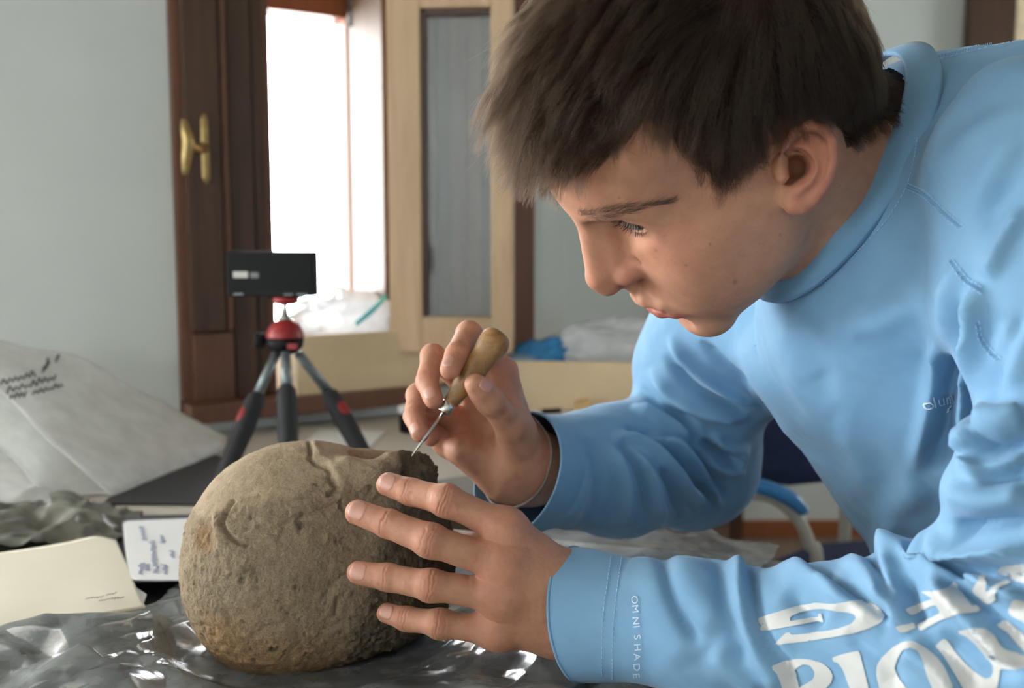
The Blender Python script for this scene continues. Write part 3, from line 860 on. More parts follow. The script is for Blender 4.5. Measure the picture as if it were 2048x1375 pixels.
# crumpled papers and pouches beneath
bx = empty('paper_pouch', on_z(80, 1000, TABLE_Z)); tag(bx, 'pale grey paper pouch lying flat below the handwritten bag', 'pouch')
sheet('pouch_film', [[G(-120, 905, 1.36), G(30, 900, 1.38), G(130, 905, 1.38), G(165, 915, 1.37)], [G(-120, 915, 1.26), G(20, 930, 1.27), G(80, 955, 1.27), G(140, 985, 1.26)], [G(-120, 960, 1.19), G(0, 975, 1.19), G(90, 985, 1.20), G(160, 992, 1.21)], [G(-120, 1010, 1.15), G(0, 1015, 1.155), G(90, 1006, 1.17), G(175, 992, 1.19)]], M['bagpaper'], bx, 40, 30, .002, .006, 16, 8)
bx2 = empty('paper_pouch', on_z(150, 940, DESK_Z)); tag(bx2, 'small white pouch tucked behind the grey one under the handwritten bag', 'pouch')
sheet('pouch_film', [[G(40, 905, 1.46), G(110, 903, 1.47), G(160, 915, 1.46)], [G(60, 925, 1.40), G(120, 930, 1.40), G(185, 940, 1.39)], [G(100, 940, 1.36), G(150, 960, 1.35), G(200, 985, 1.33)]], M['bagpaper'], bx2, 30, 24, .002, .005, 18, 9)
gbg = empty('plastic_bag', on_z(130, 1050, TABLE_Z)); tag(gbg, 'crumpled grey see-through bag lying behind the manila envelope', 'bag')
sheet('bag_film', [[G(-140, 985, 1.17), G(40, 1000, 1.19), G(130, 985, 1.20), G(215, 1010, 1.18), G(285, 1032, 1.14)], [G(-140, 1010, 1.08), G(40, 1025, 1.10), G(130, 1015, 1.10), G(215, 1022, 1.10), G(280, 1042, 1.10)], [G(-140, 1035, 1.03), G(40, 1045, 1.05), G(140, 1040, 1.06), G(220, 1045, 1.07), G(262, 1052, 1.07)], [G(-140, 1080, .99), G(40, 1092, 1.0), G(140, 1088, 1.02), G(220, 1078, 1.03), G(250, 1068, 1.04)]], M['greybag'], gbg, 70, 50, .0008, .02, 22, 21)
# black sheet under the plastic and the wrapped things
bs = flat_quad('black_sheet', [(-420, 1700), (1210, 1700), (1190, 1100), (480, 1010), (430, 1028), (-300, 1045)], TABLE_Z + .0003, .0008, M['blacksheet'], None, 0)
tag(bs, 'flat black sheet spread on the table beneath the clear plastic', 'sheet')
dk = flat_quad('black_folder', [(206, 1008), (420, 1010), (470, 925), (400, 900), (260, 960)], DESK_Z + .0003, .002, M['blacksheet'], None, 0)
tag(dk, 'dark grey folder lying flat between the handwritten bag and the skull', 'folder')
# manila envelope stack
env = empty('manila_envelope', on_z(130, 1180, TABLE_Z)); tag(env, 'cream manila envelope with faint pencil marks lying at the left edge', 'envelope')
ez = TABLE_Z + .016
def env_layer(nm, px4, z, t, mat): return flat_quad(nm, px4, z, t, mat, env, 0)
env_layer('envelope_flap', [(-160, 1277), (282, 1222), (293, 1190), (262, 1170), (-160, 1150)], ez - .004, .0012, M['paper'])
rows = [[on_z(x, y, ez + dz) for x, y, dz in r] for r in (
    [(-160, 1118, .002), (0, 1104, .001), (120, 1086, .001), (190, 1072, .0), (232, 1079, -.001)],
    [(-160, 1170, .001), (0, 1150, .002), (120, 1130, .002), (200, 1118, .001), (254, 1128, .0)],
    [(-160, 1240, .002), (0, 1215, .003), (120, 1194, .002), (210, 1178, .002), (274, 1178, .001)],
    [(-160, 1292, .0), (0, 1262, .0), (120, 1243, .001), (210, 1226, .001), (291, 1212, .0)])]
sheet('envelope_body', rows, M['manila'], env, 40, 30, .0022)
marks = []
for i, (x, y) in enumerate(((178, 1196), (196, 1194), (220, 1188), (226, 1196), (205, 1200), (236, 1196))):
    a_ = on_z(x - 7, y + 1, ez + .0048); b_ = on_z(x + 8, y - 1, ez + .0048); u_ = b_ - a_
    marks.append(scribble(a_, u_ / np.linalg.norm(u_), np.array([.1, 1, 0]), np.linalg.norm(u_), .004, 5, i))
ink_lines('pencil_marks', marks, M['pencil'], env, .00035)
# notebook
nbk = empty('notebook', on_z(320, 1110, TABLE_Z)); tag(nbk, 'open white notebook with faint blue handwriting between envelope and skull', 'notebook')
nz = TABLE_Z + .012
def rquad(px4, z, k=.06):
    P = [on_z(x, y, z)[:2] for x, y in px4]; out = []
    for i in range(4):
        a, b, c = P[i - 1], P[i], P[(i + 1) % 4]
        out += [b + (a - b) * k, b + (a - b) * k * .3 + (c - b) * k * .3, b + (c - b) * k]
    return out
for i in range(5):
    off = i * 1.5
    bm = bmesh.new(); prism(bm, rquad([(246 + off * .3, 1043), (420, 1036), (455, 1156 + off), (256 + off, 1164 - off * .8)], nz + .0012 * i), nz + .0012 * i, nz + .0012 * i + .0009, 0); bm_obj('page', bm, M['paper'], nbk)
bm = bmesh.new(); prism(bm, rquad([(243, 1042), (424, 1036), (458, 1158), (254, 1167)], nz - .003), nz - .003, nz - .0004, 0); bm_obj('cover', bm, plain('violet_cover', srgb(104, 96, 112), .6), nbk)
wl = []
zt = nz + .0062
for i, (x0, y0, x1, y1) in enumerate(((284, 1148, 288, 1125), (318, 1146, 308, 1080), (335, 1148, 333, 1128), (292, 1080, 286, 1052), (350, 1115, 345, 1100), (300, 1140, 298, 1128), (330, 1085, 325, 1070))):
    a_ = on_z(x0, y0, zt); b_ = on_z(x1, y1, zt); u_ = b_ - a_; L_ = np.linalg.norm(u_)
    wl.append(scribble(a_, u_ / L_, np.array([-1, 0, 0]), L_, .0055, int(5 + L_ * 260), i + 40))
ink_lines('handwriting', wl, M['bluepen'], nbk, .0004)
# clear plastic sheet, crumpled
def plastic(name, x0, x1, y0, y1, h, keep, seed, lift=0.0, gain=1.0):
    xs = np.arange(x0, x1, h); ys = np.arange(y0, y1, h)
    X, Y = np.meshgrid(xs, ys, indexing='ij'); P = np.stack([X, Y, 0 * X], -1).reshape(-1, 3)
    wq = P + .02 * np.stack([vnoise(P * 14, seed + 8), vnoise(P * 14, seed + 9), 0 * P[:, 0]], -1)
    rs = np.random.RandomState(seed); z = 0
    for k in range(11):
        a = rs.uniform(0, math.pi); wl = [.19, .16, .135, .115, .10, .085, .072, .060, .048, .036, .026][k]
        ph = (wq[:, 0] * math.cos(a) + wq[:, 1] * math.sin(a)) / wl + rs.uniform(0, 9) + .55 * vnoise(P * (.5 / wl), seed + 20 + k)
        amp = .062 * wl * np.clip(.25 + 1.1 * vnoise(P * (.35 / wl) + 5, seed + 40 + k), 0, 1.2)
        z = z + amp * np.abs(ph - np.floor(ph) - .5) * 2
    z = z * 1.6
    sk_c = c2w(cpt(585, 1124, .748)); rr = np.hypot((P[:, 0] - sk_c[0] - .02) / .10, (P[:, 1] - sk_c[1]) / .085)
    z *= smoothstep(rr, .75, 1.35) * .9 + .1
    for c_, s_ in ((on_z(1050, 1270, TABLE_Z), .07), (on_z(120, 1180, TABLE_Z), .11), (on_z(330, 1110, TABLE_Z), .07)):
        z *= 1 - .75 * np.exp(-((P[:, 0] - c_[0]) ** 2 + (P[:, 1] - c_[1]) ** 2) / s_ ** 2)
    z *= .35 + .65 * smoothstep(pix(np.c_[P[:, :2], np.full(len(P), TABLE_Z)])[:, 1] + .06 * pix(np.c_[P[:, :2], np.full(len(P), TABLE_Z)])[:, 0], 1268, 1325)
    z = z * gain
    P[:, 2] = TABLE_Z + .0025 + lift + z * .9
    px = pix(np.c_[P[:, :2], np.full(len(P), TABLE_Z)])
    ok = in_poly2(px + 14 * np.stack([vnoise(P * 40, 5), vnoise(P * 40, 6)], -1), keep)
    idx = np.arange(len(P)).reshape(len(xs), len(ys))
    Fq = np.stack([idx[:-1, :-1], idx[1:, :-1], idx[1:, 1:], idx[:-1, 1:]], -1).reshape(-1, 4)
    Fq = Fq[ok[Fq].all(1)]
    us = np.unique(Fq); rm = np.full(len(P), -1); rm[us] = np.arange(len(us))
    return P[us], rm[Fq]
def in_poly2(p, poly):
    poly = np.asarray(poly, float); r = np.zeros(len(p), bool); j = len(poly) - 1
    for i in range(len(poly)):
        a, b = poly[i], poly[j]
        r ^= ((a[1] > p[:, 1]) != (b[1] > p[:, 1])) & (p[:, 0] < (b[0] - a[0]) * (p[:, 1] - a[1]) / (b[1] - a[1] + 1e-12) + a[0]); j = i
    return r
KP = [(-300, 1300), (120, 1272), (300, 1232), (370, 1170), (900, 1120), (1190, 1070), (1420, 1090), (1560, 1100), (1500, 1190), (1500, 1600), (-300, 1600)]
pv1, pq1 = plastic('plastic_sheet', -.55, .34, .52, 1.08, .0019, KP, 2)
KP2 = [(-300, 1300), (60, 1285), (250, 1250), (340, 1215), (380, 1290), (470, 1335), (640, 1372), (900, 1300), (1010, 1310), (1180, 1352), (1500, 1375), (1500, 1600), (-300, 1600)]
pv2, pq2 = plastic('plastic_sheet', -.55, .34, .52, 1.0, .0021, KP2, 9, .004, 1.15)
pm = np_mesh('plastic_sheet', np.vstack([pv1, pv2]), np.vstack([pq1, pq2 + len(pv1)]), False)
ps = link_mesh('plastic_sheet', pm, M['clearfilm'])
tag(ps, 'crumpled clear plastic sheet spread under the skull and hands', 'plastic sheet')
# handwriting on the propped bag, laid on its surface
bpy.context.view_layer.update()
def lay_on(obj, lines, off=.0012):
    me = obj.data; vs = np.empty(len(me.vertices) * 3, f32); me.vertices.foreach_get('co', vs); vs = vs.reshape(-1, 3) + np.array(obj.matrix_world.translation)
    tree = bvhtree.BVHTree.FromPolygons([tuple(v) for v in vs], [tuple(p.vertices) for p in me.polygons])
    out = []
    for ln in lines:
        nl = []
        for p in ln:
            r = p - CAM; r = r / np.linalg.norm(r)
            h = tree.ray_cast(Vector(CAM), Vector(r))
            if h[0] is not None: nl.append(np.array(h[0]) - r * off)
        if len(nl) > 2: out.append(nl)
    return out
bf = [o for o in bagp.children if o.name.startswith('bag_front')][0]
ink_lines('handwriting', lay_on(bf, WORDS), M['ink'], bagp, .0011)
# --- chair behind him
M['navy'] = plain('navy_upholstery', srgb(28, 44, 84), .8, .15, 60, bump=.3, bscale=900)
M['blueplastic'] = plain('blue_plastic', srgb(60, 138, 204), .3, .05, 30)
M['chairmetal'] = plain('grey_painted_steel', srgb(186, 184, 176), .4, .05, 30)
CD = 1.62
ch = empty('armchair', at(1700, 1100, CD) * [1, 1, 0]); tag(ch, 'navy office chair with a bright blue armrest behind the man', 'chair')
def tube_obj(nm, pts, r, mat, par, n=40, sq=None, rs=None):
    P = spline(pts, n); rad = [r] * n if rs is None else np.interp(np.linspace(0, 1, n), np.linspace(0, 1, len(rs)), rs)
    bm = bmesh.new(); add_tube(bm, P, rad, 14, True, sq); return bm_obj(nm, bm, mat, par, True)
def arm(dx, nm):
    o = np.array([dx, dx * .55, 0])
    tube_obj('armrest', [at(1448, 963, CD + .01) + o, at(1478, 966, CD) + o, at(1530, 975, CD) + o, at(1580, 996, CD) + o, at(1610, 1024, CD) + o], .0155, M['blueplastic'], ch, 40, (Z, .75), [.009, .016, .0165, .0165, .010])
    tube_obj('arm_tube', [at(1462, 985, CD + .01) + o, at(1540, 992, CD + .01) + o, at(1590, 1030, CD + .01) + o, at(1618, 1085, CD + .01) + o, at(1636, 1170, CD + .01) + o, at(1640, 1330, CD + .01) * [1, 1, 0] + Z * .02 + o], .0105, M['chairmetal'], ch, 60)
arm(0, 'a'); arm(.46, 'b')
sp = [on_z(1500, 1132, .47), on_z(1800, 1120, .47), on_z(1810, 1070, .47), on_z(1620, 1084, .47)]
bm = bmesh.new(); prism(bm, [p[:2] for p in sp], .42, .47, .012); bm_obj('seat', bm, M['navy'], ch)
bq = [at(1392, 770, 1.86), at(1760, 800, 2.0), at(1760, 955, 2.0), at(1560, 976, 1.93), at(1400, 950, 1.86)]
bm = bmesh.new(); vs_ = [bm.verts.new(p) for p in bq]; fa = bm.faces.new(vs_); ex = bmesh.ops.extrude_face_region(bm, geom=[fa]); 
for v in [g_ for g_ in ex['geom'] if isinstance(g_, bmesh.types.BMVert)]: v.co += Vector((.02, .05, 0))
bmesh.ops.bevel(bm, geom=list(bm.edges), offset=.012, segments=3, affect='EDGES'); bm_obj('backrest', bm, M['navy'], ch)
tube_obj('back_post', [at(1690, 960, 2.0), at(1690, 1060, 2.0), at(1680, 1120, 1.99)], .012, M['chairmetal'], ch)
for x, y in ((1650, 1150), (1830, 1140)):
    p = on_z(x, y, .43); tube_obj('leg', [p, p * [1, 1, 0] + Z * .01], .011, M['chairmetal'], ch, 6)
# --- trolley handle
tr_ = at(1400, 1080, 2.3); sc_ = empty('travel_case', tr_ * [1, 1, 0]); tag(sc_, 'black case with an upright handle on the floor behind the table', 'case')
h_ = [at(1373, 1130, 2.3), at(1373, 1075, 2.3), at(1382, 1064, 2.3), at(1418, 1064, 2.3), at(1430, 1075, 2.3), at(1432, 1130, 2.3)]
bm = bmesh.new(); add_tube(bm, h_, [.010] * 6, 10); bm_obj('handle', bm, M['black'], sc_, True)
hb = at(1340, 1130, 2.3); bm = bmesh.new(); add_box(bm, [hb[0], hb[1], .01], (.17, 0, 0), (0, .14, 0), (0, 0, hb[2] + .005), .012); bm_obj('case_body', bm, M['black'], sc_)

# ------------------------------------------------------------------ excavated skull
MM = 0.001
def strokes_disp(pxy, items, sc):
    """sum of gaussian ridges/grooves; items = (pts_px, width_px, height_m[, taper])"""
    d = np.zeros(len(pxy))
    for it in items:
        pts, w, h = it[:3]
        pts = np.asarray(pts, float)
        lo = pts.min(0) - 4 * w; hi = pts.max(0) + 4 * w
        m = ((pxy > lo) & (pxy < hi)).all(1)
        if not m.any(): continue
        ds, t = seg_dist(pxy[m], pts)
        tp = np.ones(len(t)) if len(it) < 4 else np.clip(np.minimum(t, 1 - t) / it[3], 0, 1)
        d[m] += h * np.exp(-(ds / w) ** 2) * tp
    return d
def skull_sdf(P):
    d = s_ell(P, cpt(570, 1124, .748), (.0755, .0862, .076))
    d = smin(d, s_ell(P, cpt(655, 1008, .748), (.052, .0415, .056)), .03)
    d = smin(d, s_ell(P, cpt(735, 1160, .757), (.055, .052, .058)), .03)
    d = smin(d, s_ell(P, cpt(775, 1050, .757), (.042, .042, .05)), .02)
    # brow ridges, orbit rims, nose stump with soil
    d = smin(d, s_cap(P, cpt(700, 946, .712), cpt(752, 952, .712), .012, .010), .012)
    d = smin(d, s_cap(P, cpt(742, 956, .716), cpt(780, 930, .724), .010, .008), .008)
    d = smin(d, s_cap(P, cpt(780, 930, .724), cpt(806, 916, .738), .008, .0065), .006)
    d = smin(d, s_cap(P, cpt(728, 928, .775), cpt(800, 918, .78), .0095, .0075), .010)
    d = smin(d, s_cap(P, cpt(690, 940, .77), cpt(728, 930, .775), .012, .0095), .010)
    d = smin(d, s_ell(P, cpt(829, 955, .752), (.0165, .0195, .026)), .006)
    d = smax(d, -s_ell(P, cpt(741, 916, .744), (.0145, .0125, .021)), .006)
    # far side of the face under the hand
    d = smin(d, s_ell(P, cpt(830, 1130, .775), (.03, .05, .035)), .02)
    return d
SK_RAD = 0.1
V, Q = s_mesh(skull_sdf, cpt(570, 1124, .748) - [.085, .095, .085], cpt(570, 1124, .748) + [.135, .098, .095], .0011 if QUICK else .00085, 1)
pxy = pix(c2w(V)); N = mesh_normals(V, Q)
near = smoothstep(-N[:, 2], -0.1, 0.25)          # faces turned to the near side
crk = [
 ([(618, 884), (622, 900), (619, 915), (632, 927), (652, 934), (659, 944), (658, 954), (667, 966), (676, 977), (658, 987)], 4.0, -3.4 * MM),
 ([(632, 890), (640, 908), (662, 926), (676, 945), (690, 968)], 9, 1.5 * MM),
 ([(466, 1002), (460, 1010), (453, 1021), (448, 1034), (444, 1046), (452, 1062), (460, 1074), (468, 1081), (480, 1086), (493, 1090)], 4.2, -3.6 * MM),
 ([(478, 1006), (466, 1014), (458, 1026), (452, 1040), (457, 1056), (470, 1070), (490, 1078)], 6, 0.5 * MM),
 ([(432, 1030), (434, 1055), (440, 1084), (456, 1096)], 8, 1.6 * MM),
 ([(414, 1046), (404, 1074), (418, 1094)], 11, -2.0 * MM),
 ([(560, 1048), (585, 1036), (620, 1026), (650, 1016), (684, 1000)], 3.4, -1.5 * MM),
 ([(560, 1060), (600, 1046), (650, 1030), (690, 1014)], 9, 0.9 * MM),
 ([(575, 1040), (566, 1060), (558, 1078)], 3.5, -1.0 * MM),
 ([(678, 972), (650, 982), (600, 984), (560, 980), (520, 986), (485, 1000)], 5, 0.9 * MM),
 ([(405, 1250), (425, 1262), (428, 1270)], 7, -2.0 * MM),
 ([(452, 1226), (462, 1242)], 6, -1.8 * MM),
 ([(676, 1196), (672, 1222)], 5, -2.0 * MM),
 ([(512, 1268), (530, 1256), (556, 1252)], 8, -1.4 * MM),
 ([(690, 1150), (660, 1170), (655, 1190)], 6, -1.0 * MM),
 ([(640, 1260), (690, 1240), (730, 1236)], 6, -1.3 * MM),
 ([(600, 1100), (640, 1130), (650, 1180)], 20, -0.8 * MM),
 ([(710, 912), (740, 928), (790, 940)], 3, -0.5 * MM),
 ([(760, 930), (790, 906)], 2.5, -0.4 * MM),
]
disp = strokes_disp(pxy, crk, 1) * near
crust = smoothstep(pxy[:, 1] + 0.25 * (pxy[:, 0] - 560) + 25 * vnoise(V * 60, 3), 975, 1005)   # crusty soil below the brow plates
# mud lumps
n1 = fbm(V * 55, 4, 11); n2 = fbm(V * 220, 3, 12); n3 = fbm(V * 600, 2, 13)
disp += 0.6 * MM * n1 + (0.12 + 0.42 * crust) * MM * n2 + (0.10 + 0.26 * crust) * MM * n3
lump = np.clip(fbm(V * 150, 2, 15) - 0.45, 0, 1)
disp += crust * lump * 1.4 * MM
pit = np.clip(-fbm(V * 110, 3, 19) - 0.72, 0, 1)
disp -= pit * 3.0 * MM * crust
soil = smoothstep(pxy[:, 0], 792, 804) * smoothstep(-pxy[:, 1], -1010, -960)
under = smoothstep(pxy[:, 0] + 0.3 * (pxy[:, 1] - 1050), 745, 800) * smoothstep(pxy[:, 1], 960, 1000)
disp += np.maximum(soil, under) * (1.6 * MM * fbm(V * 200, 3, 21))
V = V + N * disp[:, None]
dry = np.array(srgb(176, 157, 132)[:3]); dark = np.array(srgb(132, 114, 92)[:3]); org = np.array(srgb(164, 132, 98)[:3]); darkest = np.array(srgb(96, 86, 72)[:3]); oxide = np.array(srgb(158, 126, 90)[:3])
t = 0.5 + 0.5 * np.clip(fbm(V * 35, 3, 31), -1, 1)
C = dry * (0.55 + 0.45 * t)[:, None] + dark * (0.45 - 0.45 * t)[:, None]
C = C * (1 - 0.06 * crust)[:, None]
w = smoothstep(pxy[:, 1] - 0.25 * (pxy[:, 0] - 450) + 60 * vnoise(V * 30, 5), 1150, 1310)[:, None]
C = C * (1 - w) + org * w
w = (smoothstep(-np.hypot((pxy[:, 0] - 408) / 20, (pxy[:, 1] - 1076) / 32), -1.3, -0.6) * .7)[:, None]
C = C * (1 - w) + oxide * w
w = (0.85 * np.maximum(soil, under))[:, None]  # darker brown at the nose end and lower right
C = C * (1 - w) + darkest * w
w = (0.6 * np.clip(pit * 3, 0, 1) * crust)[:, None]  # darker brown in the pits of the crust
C = C * (1 - w) + darkest * w
skull = link_mesh('skull', np_mesh('skull', c2w(V), Q[:, ::-1]), M['skull'])
ca = skull.data.color_attributes.new('tint', 'FLOAT_COLOR', 'POINT')
ca.data.foreach_set('color', np.c_[C, np.clip(crust + np.maximum(soil, under), 0, 1)].astype(f32).ravel())
tag(skull, 'excavated human skull caked in dry brown soil lying on crumpled clear plastic', 'skull')
SKULL_V = V

# ------------------------------------------------------------------ hands (camera-frame sculpt)
def hand_finger(P, J, R, k=.004):
    return s_chain(P, J, R, k)
# left hand spread on the skull: joints MCP, PIP, DIP, tip centre
LH = {
 'index':  ([cpt(1014, 1056, .652), cpt(894, 1001, .650), cpt(822, 983, .664), cpt(776, 968, .672)], [.0108, .0097, .0090, .0079]),
 'middle': ([cpt(1010, 1130, .646), cpt(861, 1080, .640), cpt(777, 1047, .652), cpt(716, 1024, .661)], [.0112, .0101, .0093, .0083]),
 'ring':   ([cpt(1006, 1192, .647), cpt(863, 1170, .642), cpt(777, 1154, .652), cpt(717, 1145, .659)], [.0107, .0095, .0087, .0078]),
 'pinky':  ([cpt(994, 1262, .654), cpt(880, 1246, .652), cpt(815, 1237, .661), cpt(774, 1225, .668)], [.0097, .0085, .0078, .0068]),
}
L_WR = cpt(1168, 1212, .664); L_ARM = cpt(1420, 1240, .625)
def lhand_sdf(P):
    palm = None
    for nm, off in (('index', (1148, 1165, .664)), ('middle', (1150, 1195, .660)), ('ring', (1150, 1225, .661)), ('pinky', (1142, 1262, .666))):
        J, R = LH[nm]
        e = s_cap(P, J[0], cpt(*off), R[0] * .98, .0140)
        palm = e if palm is None else smin(palm, e, .024)
    # palm thickness towards the skull, heel and thumb ball
    palm = smin(palm, s_cap(P, cpt(1030, 1120, .664), cpt(1120, 1190, .674), .014, .017), .015)
    palm = smin(palm, s_cap(P, cpt(1010, 1225, .668), cpt(1100, 1250, .674), .013, .015), .015)
    palm = smin(palm, s_fcap(P, cpt(1130, 1208, .668), L_WR, .0275, .0265, (0, 0, 1), .72), .014)
    palm = smin(palm, s_fcap(P, L_WR, L_ARM, .0265, .033, (0, 0, 1), .85), .02)
    d = palm
    f_all = None
    for nm in LH:
        J, R = LH[nm]
        e = s_chain(P, J, R, .003)
        # knuckle pads
        e = smin(e, s_sph(P, J[1] + np.array([0, 0, -.0010]), R[1] * .97), .006)
        e = smin(e, s_sph(P, J[0] * .996 + np.array([0.0004, .0004, 0]), R[0] * .80), .014)
        f_all = e if f_all is None else np.minimum(f_all, e)
    d = smin(d, f_all, .009)
    th = s_chain(P, [cpt(1100, 1150, .684), cpt(1020, 1120, .715), cpt(950, 1095, .742), cpt(905, 1085, .755)], [.017, .0125, .011, .009], .006)
    return smin(d, th, .012)
# right hand closed round the tool
RH = {
 'index':  ([cpt(1006, 742, .800), cpt(938, 668, .772), cpt(914, 708, .745), cpt(900, 738, .731)], [.0105, .0094, .0088, .0076]),
 'middle': ([cpt(958, 792, .812), cpt(866, 712, .780), cpt(854, 762, .752), cpt(867, 797, .738)], [.0108, .0090, .0084, .0074]),
 'ring':   ([cpt(920, 846, .816), cpt(836, 790, .788), cpt(828, 832, .764), cpt(840, 866, .748)], [.0105, .0086, .0080, .0070]),
 'pinky':  ([cpt(893, 888, .818), cpt(842, 838, .800), cpt(846, 862, .784), cpt(862, 876, .770)], [.0092, .0078, .0070, .0062]),
}
R_TH = ([cpt(1046, 902, .798), cpt(1022, 850, .768), cpt(980, 801, .741), cpt(951, 768, .728)], [.0165, .0118, .0100, .0080])
R_WR = cpt(1056, 935, .812); R_ARM = cpt(1180, 950, .88)
def rhand_sdf(P):
    palm = None
    for nm, off in (('index', (1046, 905, .818)), ('middle', (1045, 915, .826)), ('ring', (1035, 930, .828)), ('pinky', (1020, 945, .822))):
        J, R = RH[nm]
        e = s_cap(P, J[0], cpt(*off), R[0] * 1.05, .0155)
        palm = e if palm is None else smin(palm, e, .016)
    palm = smin(palm, s_cap(P, cpt(925, 900, .802), cpt(1005, 958, .806), .0125, .016), .014)     # heel under the little finger
    palm = smin(palm, s_cap(P, cpt(990, 775, .797), cpt(1030, 850, .785), .010, .015), .012)      # web to the thumb
    palm = smin(palm, s_fcap(P, cpt(1030, 925, .812), R_WR, .027, .0265, (-.25, 0, 1), .78), .014)
    palm = smin(palm, s_cap(P, R_WR, R_ARM, .0255, .033), .02)
    f_all = None
    for nm in RH:
        J, R = RH[nm]
        e = s_chain(P, J, R, .0025)
        e = smin(e, s_sph(P, J[1], R[1] * 1.03), .004)
        f_all = e if f_all is None else np.minimum(f_all, e)
    d = smin(palm, f_all, .007)
    th = s_chain(P, R_TH[0], R_TH[1], .006)
    th = smin(th, s_sph(P, R_TH[0][3] * .6 + R_TH[0][2] * .4, .0088), .005)
    d = smin(d, th, .010)
    return d
def bounds(pts, m):
    pts = np.array(pts); return pts.min(0) - m, pts.max(0) + m

# ------------------------------------------------------------------ head, neck (head frame: forward, left, up)
HR = np.array([[-0.72646691, 0.30106417, -0.61774282], [-0.682786, -0.41795994, 0.59926018], [0.07777598, -0.85712884, -0.50919647]])
HT = np.array([0.13327363, 0.12849444, 0.62999937])
def h2c(p): return np.asarray(p, float) @ HR.T + HT
def c2h(p): return (np.asarray(p, float) - HT) @ HR
def hpx(px, py, lat):
    """head-frame point under a pixel at lateral offset lat (m)"""
    o = c2h([0, 0, 0]); d = c2h(cpt(px, py, 1.0)) - o
    return o + d * (lat - o[1]) / d[1]
mm = lambda *a: np.array(a) * 0.001
EYE_C = mm(71.0, 31.5, 22.0)
EAR_H = [(1566, 318, 74), (1573, 288, 79), (1592, 264, 83), (1620, 252, 86), (1646, 260, 89), (1661, 285, 91), (1665, 318, 91), (1658, 350, 89), (1645, 376, 86), (1625, 398, 82), (1603, 412, 79), (1588, 412, 77)]
EAR_H = [hpx(x, y, l * .001) for x, y, l in EAR_H]
EAR_A = [hpx(x, y, l * .001) for x, y, l in ((1596, 298, 80), (1618, 312, 83), (1630, 338, 85), (1624, 360, 84), (1604, 373, 81), (1590, 385, 79))]
EAR_A2 = [hpx(x, y, l * .001) for x, y, l in ((1612, 285, 83), (1622, 305, 84), (1628, 325, 85))]
NECK_TO = c2h(cpt(1760, 350, .70))
